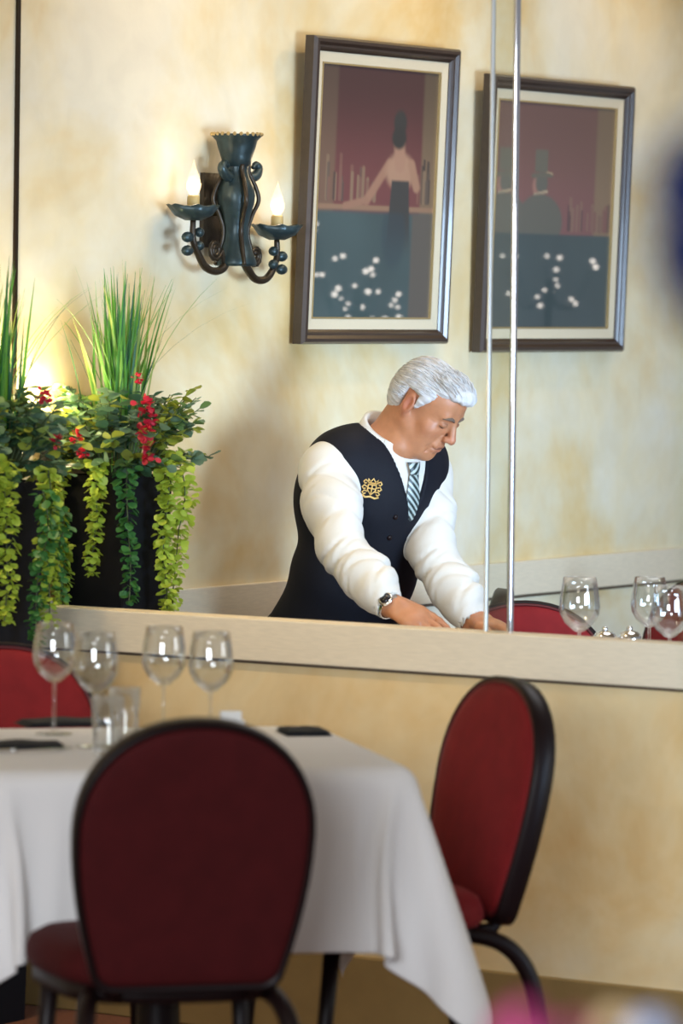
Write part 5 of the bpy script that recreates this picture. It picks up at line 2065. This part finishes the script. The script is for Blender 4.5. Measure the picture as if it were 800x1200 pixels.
# hair: a swept back cap with a full wave over the brow
def build_hair():
    hc = hp(0, -0.01, 0.03)
    F = Field(np.arange(hc[0] - 0.18, hc[0] + 0.18, 0.0026), np.arange(hc[1] - 0.18, hc[1] + 0.18, 0.0026), np.arange(hc[2] - 0.19, hc[2] + 0.19, 0.0026))
    E = lambda c, r, k=0.02, op='add': F.ell(hp(*c), HR, np.array(r) * HS, k, op)
    E((0, -0.016, 0.038), (0.081, 0.101, 0.086))
    E((0, -0.062, -0.010), (0.066, 0.052, 0.062), 0.03)                  # back of the head to the nape
    E((0, 0.045, 0.084), (0.062, 0.052, 0.034), 0.02)                    # wave over the brow
    E((0.0, 0.080, 0.086), (0.046, 0.028, 0.024), 0.015)
    for sx in (-1, 1):
        E((sx * 0.070, 0.010, 0.030), (0.016, 0.034, 0.034), 0.015)      # temples

    def face(X, Y, Z):
        """the part of the cap that would cover face, ears and neck"""
        dx, dy, dz = X - head[0], Y - head[1], Z - head[2]
        x = dx * hx[0] + dy * hx[1] + dz * hx[2]
        y = dx * hy[0] + dy * hy[1] + dz * hy[2]
        z = dx * hz[0] + dy * hz[1] + dz * hz[2]
        ax_ = np.abs(x)
        # hairline height as a function of y (forward): high over the brow, down before the ear, low at the nape
        line = np.where(y > 0.040, 0.066 + 0.0 * y - 0.35 * np.maximum(0, 0.075 - y), np.where(y > 0.002, -0.010 + (y - 0.002) * 1.62, np.where(y > -0.036, 0.030, -0.062 + 0 * y)))
        return (z - line) * 0.7 + 0 * ax_
    F.apply(face, hc - 0.25, hc + 0.25, 0.010, 'cut')

    def strands(X, Y, Z):
        dx, dy, dz = X - head[0], Y - head[1], Z - head[2]
        x = dx * hx[0] + dy * hx[1] + dz * hx[2]
        y = dx * hy[0] + dy * hy[1] + dz * hy[2]
        z = dx * hz[0] + dy * hz[1] + dz * hz[2]
        th = np.arctan2(x, z - 0.0)
        w_ = np.sin(34 * th + 2.5 * np.sin(26 * y + 3 * th)) * 0.55 + np.sin(61 * th + 3 * np.sin(40 * y)) * 0.35 + 0.6 * np.sin(48 * y + 5 * th) * np.clip((y - 0.0) * 14, 0, 1)
        fine = np.sin(150 * th + 4 * np.sin(30 * y + 2 * th)) * 0.35
        return 0.0015 * (w_ + fine)
    F.apply(strands, hc - 0.25, hc + 0.25, 0.01, 'disp')
    # the head itself must not show through the underside
    return F.mesh('hair')


def fix_face_cut():
    pass


hair_me = build_hair()
T_hair = tree_of(hair_me)
hair_o = man_part('hair', hair_me, M['hair'])
# loose strands swept back over the cap, lying on it and lifting a little at the wave over the brow
rh = np.random.default_rng(17)
mb = MB()
for i in range(520):
    th = rh.uniform(-1.75, 1.75)
    y0 = rh.uniform(-0.06, 0.095) if abs(th) < 0.9 else rh.uniform(-0.07, 0.05)
    ln = rh.uniform(0.03, 0.06)
    drift = rh.normal(0, 0.25)
    pts = []
    for k in range(5):
        f = k / 4
        a = th * (1 + 0.10 * f) + drift * f * 0.4
        y = y0 - ln * f
        org = Vector(hp(0.30 * math.sin(a), y - 0.02 * f, 0.01 + 0.30 * math.cos(a)))
        tgt = Vector(hp(0, y - 0.02 * f - 0.005, 0.01))
        h_ = T_hair.ray_cast(org, (tgt - org).normalized(), 0.26)
        if h_[0] is None:
            break
        lift = 0.0012 + (0.010 * math.sin(PI * f) * rh.uniform(0.2, 1.0) if y0 > 0.05 else 0.0012 * f)
        pts.append(MI @ (h_[0] + h_[1] * lift))
    if len(pts) >= 3 and all((pts[q + 1] - pts[q]).length < 0.05 for q in range(len(pts) - 1)):
        mb.tube(pts, [0.0013] * (len(pts) - 1) + [0.0004], 4)
tag(mb.build('strands', M['hair'], hair_o, True), kind='stuff')
for sx in (-1, 1):                                       # eyebrows
    mb = MB()
    pts = []
    for bx, bz in ((0.012, 0.0200), (0.020, 0.0245), (0.030, 0.0270), (0.040, 0.0255), (0.050, 0.0190)):
        h_ = T_body.ray_cast(Vector(hp(sx * bx, 0.25, bz)), Vector(-hy))
        pts.append(h_[0] + Vector(hy) * 0.0005)
    mb.tube([MI @ Vector(p) for p in pts], [0.0024, 0.0042, 0.0046, 0.0036, 0.0012], 8)
    mb.build('eyebrow', M['brow'], man, True)
    pts = []
    for bx, bz in ((0.018, -0.0020), (0.025, -0.0050), (0.032, -0.0060), (0.039, -0.0052), (0.0465, -0.0015)):
        h_ = T_body.ray_cast(Vector(hp(sx * bx, 0.25, bz)), Vector(-hy))
        pts.append(h_[0])
    mb = MB()
    mb.tube([MI @ Vector(p) for p in pts], [0.0008, 0.0015, 0.0018, 0.0017, 0.0008], 8)
    mb.build('eyelash', M['lash'], man, True)

# collar: a stand round the neck and two leaves
def ring_pt(a, r, h):
    """around the neck; a = 0 at the front"""
    c = neck + tU * h
    return Vector(c + (tF * math.cos(a) + tR * math.sin(a)) * r)


mb = MB()
n = 40
vs = []
for k in range(n):
    a = 0.22 + (2 * PI - 0.44) * k / (n - 1)
    fr = 0.5 + 0.5 * math.cos(a)
    for r_, h in ((0.068, -0.020 - 0.030 * fr), (0.0665, 0.034 - 0.030 * fr), (0.073, 0.034 - 0.030 * fr), (0.088, -0.022 - 0.028 * fr)):
        vs.append(MI @ ring_pt(a, r_, h))
fs = []
for k in range(n - 1):
    for q in range(3):
        fs.append((k * 4 + q, k * 4 + q + 1, k * 4 + 5 + q, k * 4 + 4 + q))
mb.add(vs, fs)
co = mb.build('collar', M['shirt'], man, True)
md = co.modifiers.new('thickness', 'SOLIDIFY')
md.thickness = 0.002
for sg in (-1, 1):
    mb = MB()
    a = sg * 0.20
    P0, P1 = ring_pt(sg * 0.16, 0.072, 0.004), ring_pt(sg * 0.95, 0.074, 0.012)
    P2 = ring_pt(sg * 0.95, 0.092, -0.034)
    P3 = ring_pt(sg * 0.42, 0.104, -0.062)
    vs = [MI @ p for p in (P0, P1, P2, P3)]
    mid = [(vs[0] + vs[1]) / 2 , (vs[2] + vs[3]) / 2]
    mb.add([vs[0], mid[0], vs[1], vs[2], mid[1], vs[3]], [(0, 1, 4, 5), (1, 2, 3, 4)] if sg > 0 else [(5, 4, 1, 0), (4, 3, 2, 1)])
    o = mb.build('collar_leaf', M['shirt'], man)
    md = o.modifiers.new('thickness', 'SOLIDIFY')
    md.thickness = 0.003
    md.offset = 0

# tie: a knot and a blade lying on the shirt
knot = Vector(neck + tF * 0.088 - tU * 0.022)
end = Vector(VN) + Vector(tF) * 0.000 - Vector(tU) * 0.022
rows = []
nT = 26
for k in range(nT + 1):
    f = k / nT
    c = knot.lerp(end, f)
    hit = T_shirt.ray_cast(c + Vector(tF) * 0.045, -Vector(tF))
    if hit[0] is not None and (hit[0] - c).length < 0.06:
        c2 = hit[0] + Vector(tF) * (0.0085 - 0.004 * max(0, f - 0.8) / 0.2)
    else:
        c2 = c
    if f < 0.16:
        wd = 0.020 - 0.007 * (f / 0.16)
        c2 = c2 + Vector(tF) * 0.008
    else:
        wd = 0.014 + 0.018 * (f - 0.16) / 0.84
    rows.append((c2, wd))
for _ in range(3):
    rows = [rows[0]] + [((rows[i - 1][0] + rows[i][0] * 2 + rows[i + 1][0]) / 4, rows[i][1]) for i in range(1, nT)] + [rows[-1]]
vs, fs, cols = [], [], []
nW = 10
for i, (c, wd) in enumerate(rows):
    for j in range(nW + 1):
        u = j / nW * 2 - 1
        vs.append(MI @ (c + Vector(tR) * (u * wd) - Vector(tF) * (0.006 * u * u)))
        ph = (i * 0.0085 + u * wd * 0.9) / 0.0155
        st = ph % 1.0
        cols.append((0.015, 0.030, 0.032, 1) if st < 0.52 else ((0.42, 0.50, 0.48, 1) if st < 0.86 else (0.05, 0.09, 0.09, 1)))
# finer stripes: rebuild on a denser grid
dense_v, dense_f, dense_c = [], [], []
R_, C2 = 110, 40
for i in range(R_ + 1):
    fi = i / R_ * nT
    a = min(int(fi), nT - 1)
    t_ = fi - a
    c = rows[a][0].lerp(rows[a + 1][0], t_)
    wd = rows[a][1] * (1 - t_) + rows[a + 1][1] * t_
    for j in range(C2 + 1):
        u = j / C2 * 2 - 1
        dense_v.append(MI @ (c + Vector(tR) * (u * wd) - Vector(tF) * (0.006 * u * u)))
        ln = (knot - end).length * i / R_
        st = ((ln + u * wd * 1.0) / 0.0165) % 1.0
        if i / R_ < 0.16:
            st = ((ln - u * wd * 0.9) / 0.0165) % 1.0
        dense_c.append((0.012, 0.026, 0.028, 1) if st < 0.55 else (0.40, 0.48, 0.46, 1))
for i in range(R_):
    for j in range(C2):
        a = i * (C2 + 1) + j
        dense_f.append((a, a + 1, a + C2 + 2, a + C2 + 1))
me = mesh('tie', dense_v, dense_f, True)
ca_ = me.color_attributes.new('stripe', 'FLOAT_COLOR', 'POINT')
ca_.data.foreach_set('color', np.array(dense_c, np.float32).ravel())
tie = link('tie', me, M['tie'], man)
md = tie.modifiers.new('thickness', 'SOLIDIFY')
md.thickness = 0.003
md.offset = 0

# waistcoat buttons and the gold crest on the chest
for px, py in ((463, 606), (456, 630), (449, 654), (444, 678)):
    p, nrm = look(T_vest, px, py)
    if p is None:
        continue
    mb = MB()
    mb.lathe([(0.0, 0.004), (0.0045, 0.004), (0.0062, 0.0025), (0.0062, 0.0), (0.0, 0.0)], 14)
    rot = nrm.to_track_quat('Z', 'Y').to_matrix().to_4x4()
    mb.v = [tuple(MI @ (Matrix.Translation(p) @ rot @ Vector(v))) for v in mb.v]
    mb.build('button', M['chair_frame'], man, True)
p, nrm = look(T_vest, 435, 573)
if p is not None:
    zax = nrm.normalized()
    yax = (Vector(tU) - zax * Vector(tU).dot(zax)).normalized()
    xax = yax.cross(zax)
    B = Matrix((xax, yax, zax)).transposed().to_4x4()
    B = Matrix.Translation(p + zax * 0.002) @ B
    mb = MB()

    def stroke(pts, r=0.0018):
        mb.tube([MI @ (B @ Vector((x, y, 0.0))) for x, y in pts], r, 6)
    # shield with quarters, crown above, scrolled mantling each side, ribbon below
    stroke([(-0.010, 0.010), (0.010, 0.010), (0.010, -0.003), (0.0, -0.014), (-0.010, -0.003), (-0.010, 0.010)])
    stroke([(0.0, 0.010), (0.0, -0.013)])
    stroke([(-0.010, 0.001), (0.010, 0.001)])
    stroke([(-0.011, 0.014), (-0.012, 0.023), (-0.006, 0.017), (0.0, 0.025), (0.006, 0.017), (0.012, 0.023), (0.011, 0.014), (-0.011, 0.014)])
    for sg in (-1, 1):
        stroke([(sg * 0.012, 0.016), (sg * 0.019, 0.020), (sg * 0.023, 0.015), (sg * 0.019, 0.011), (sg * 0.015, 0.013)])
        stroke([(sg * 0.012, 0.004), (sg * 0.020, 0.007), (sg * 0.024, 0.002), (sg * 0.020, -0.002), (sg * 0.015, 0.000)])
        stroke([(sg * 0.010, -0.007), (sg * 0.017, -0.005), (sg * 0.022, -0.010), (sg * 0.017, -0.014), (sg * 0.013, -0.011)])
    stroke([(-0.021, -0.017), (-0.012, -0.021), (0.0, -0.018), (0.012, -0.021), (0.021, -0.017)], 0.0026)
    mb.build('crest', M['gold'], man, True)

# wrist watch on the arm nearer to the viewer
ax = (wR - eR) / np.linalg.norm(wR - eR)
pal, hd, lt, nb = HANDS['R']
cw = wR + ax * 0.010
s1 = np.cross(ax, UP)
s1 /= np.linalg.norm(s1)
s2 = np.cross(ax, s1)
tocam = V3((0, 0, EYE)) - cw
tocam /= np.linalg.norm(tocam)
face_d = tocam * 0.8 + UP * 0.15 - hd * 0.1
face_d = face_d - ax * (face_d @ ax)
face_d /= np.linalg.norm(face_d)
watch = None
mb = MB()
n = 36
vs, fs = [], []
for k in range(n):
    a = 2 * PI * k / n
    d = s1 * math.cos(a) + s2 * math.sin(a)
    for w_, r_ in ((-0.008, 0.0285), (-0.008, 0.0315), (0.008, 0.0315), (0.008, 0.0285)):
        q = 1.0 + 0.03 * (k % 2)
        vs.append(MI @ Vector(cw + d * r_ * q + ax * w_))
for k in range(n):
    l = (k + 1) % n
    for q in range(4):
        r_ = (q + 1) % 4
        fs.append((k * 4 + q, k * 4 + r_, l * 4 + r_, l * 4 + q))
mb.add(vs, fs)
strap = mb.build('wrist_watch', M['silver'], man)
Bm = Vector(face_d).to_track_quat('Z', 'Y').to_matrix().to_4x4()
for nm, pr, m_ in (('watch_case', [(0.0, -0.002), (0.0165, -0.002), (0.018, 0.003), (0.0155, 0.008), (0.0135, 0.008), (0.0, 0.007)], M['silver']),
                   ('watch_dial', [(0.0, 0.0075), (0.0130, 0.0078), (0.0130, 0.0086), (0.0, 0.0088)], M['watch_face'])):
    mb = MB()
    mb.lathe(pr, 24)
    T_ = MI @ Matrix.Translation(Vector(cw + face_d * 0.029)) @ Bm
    mb.v = [tuple(T_ @ Vector(v)) for v in mb.v]
    mb.build(nm, m_, strap, True)
for nm in 'RL':
    pal, hd, lt, nb = HANDS[nm]
    c_ = Vector(pal + hd * 0.05)
    napkin('napkin', 'folded napkin under the ' + ('watch-wearing hand' if nm == 'R' else 'far hand') + ' of the waiter, beyond the low wall', c_, ROT1, 0.13, 0.10, z=T2Z + 0.002)
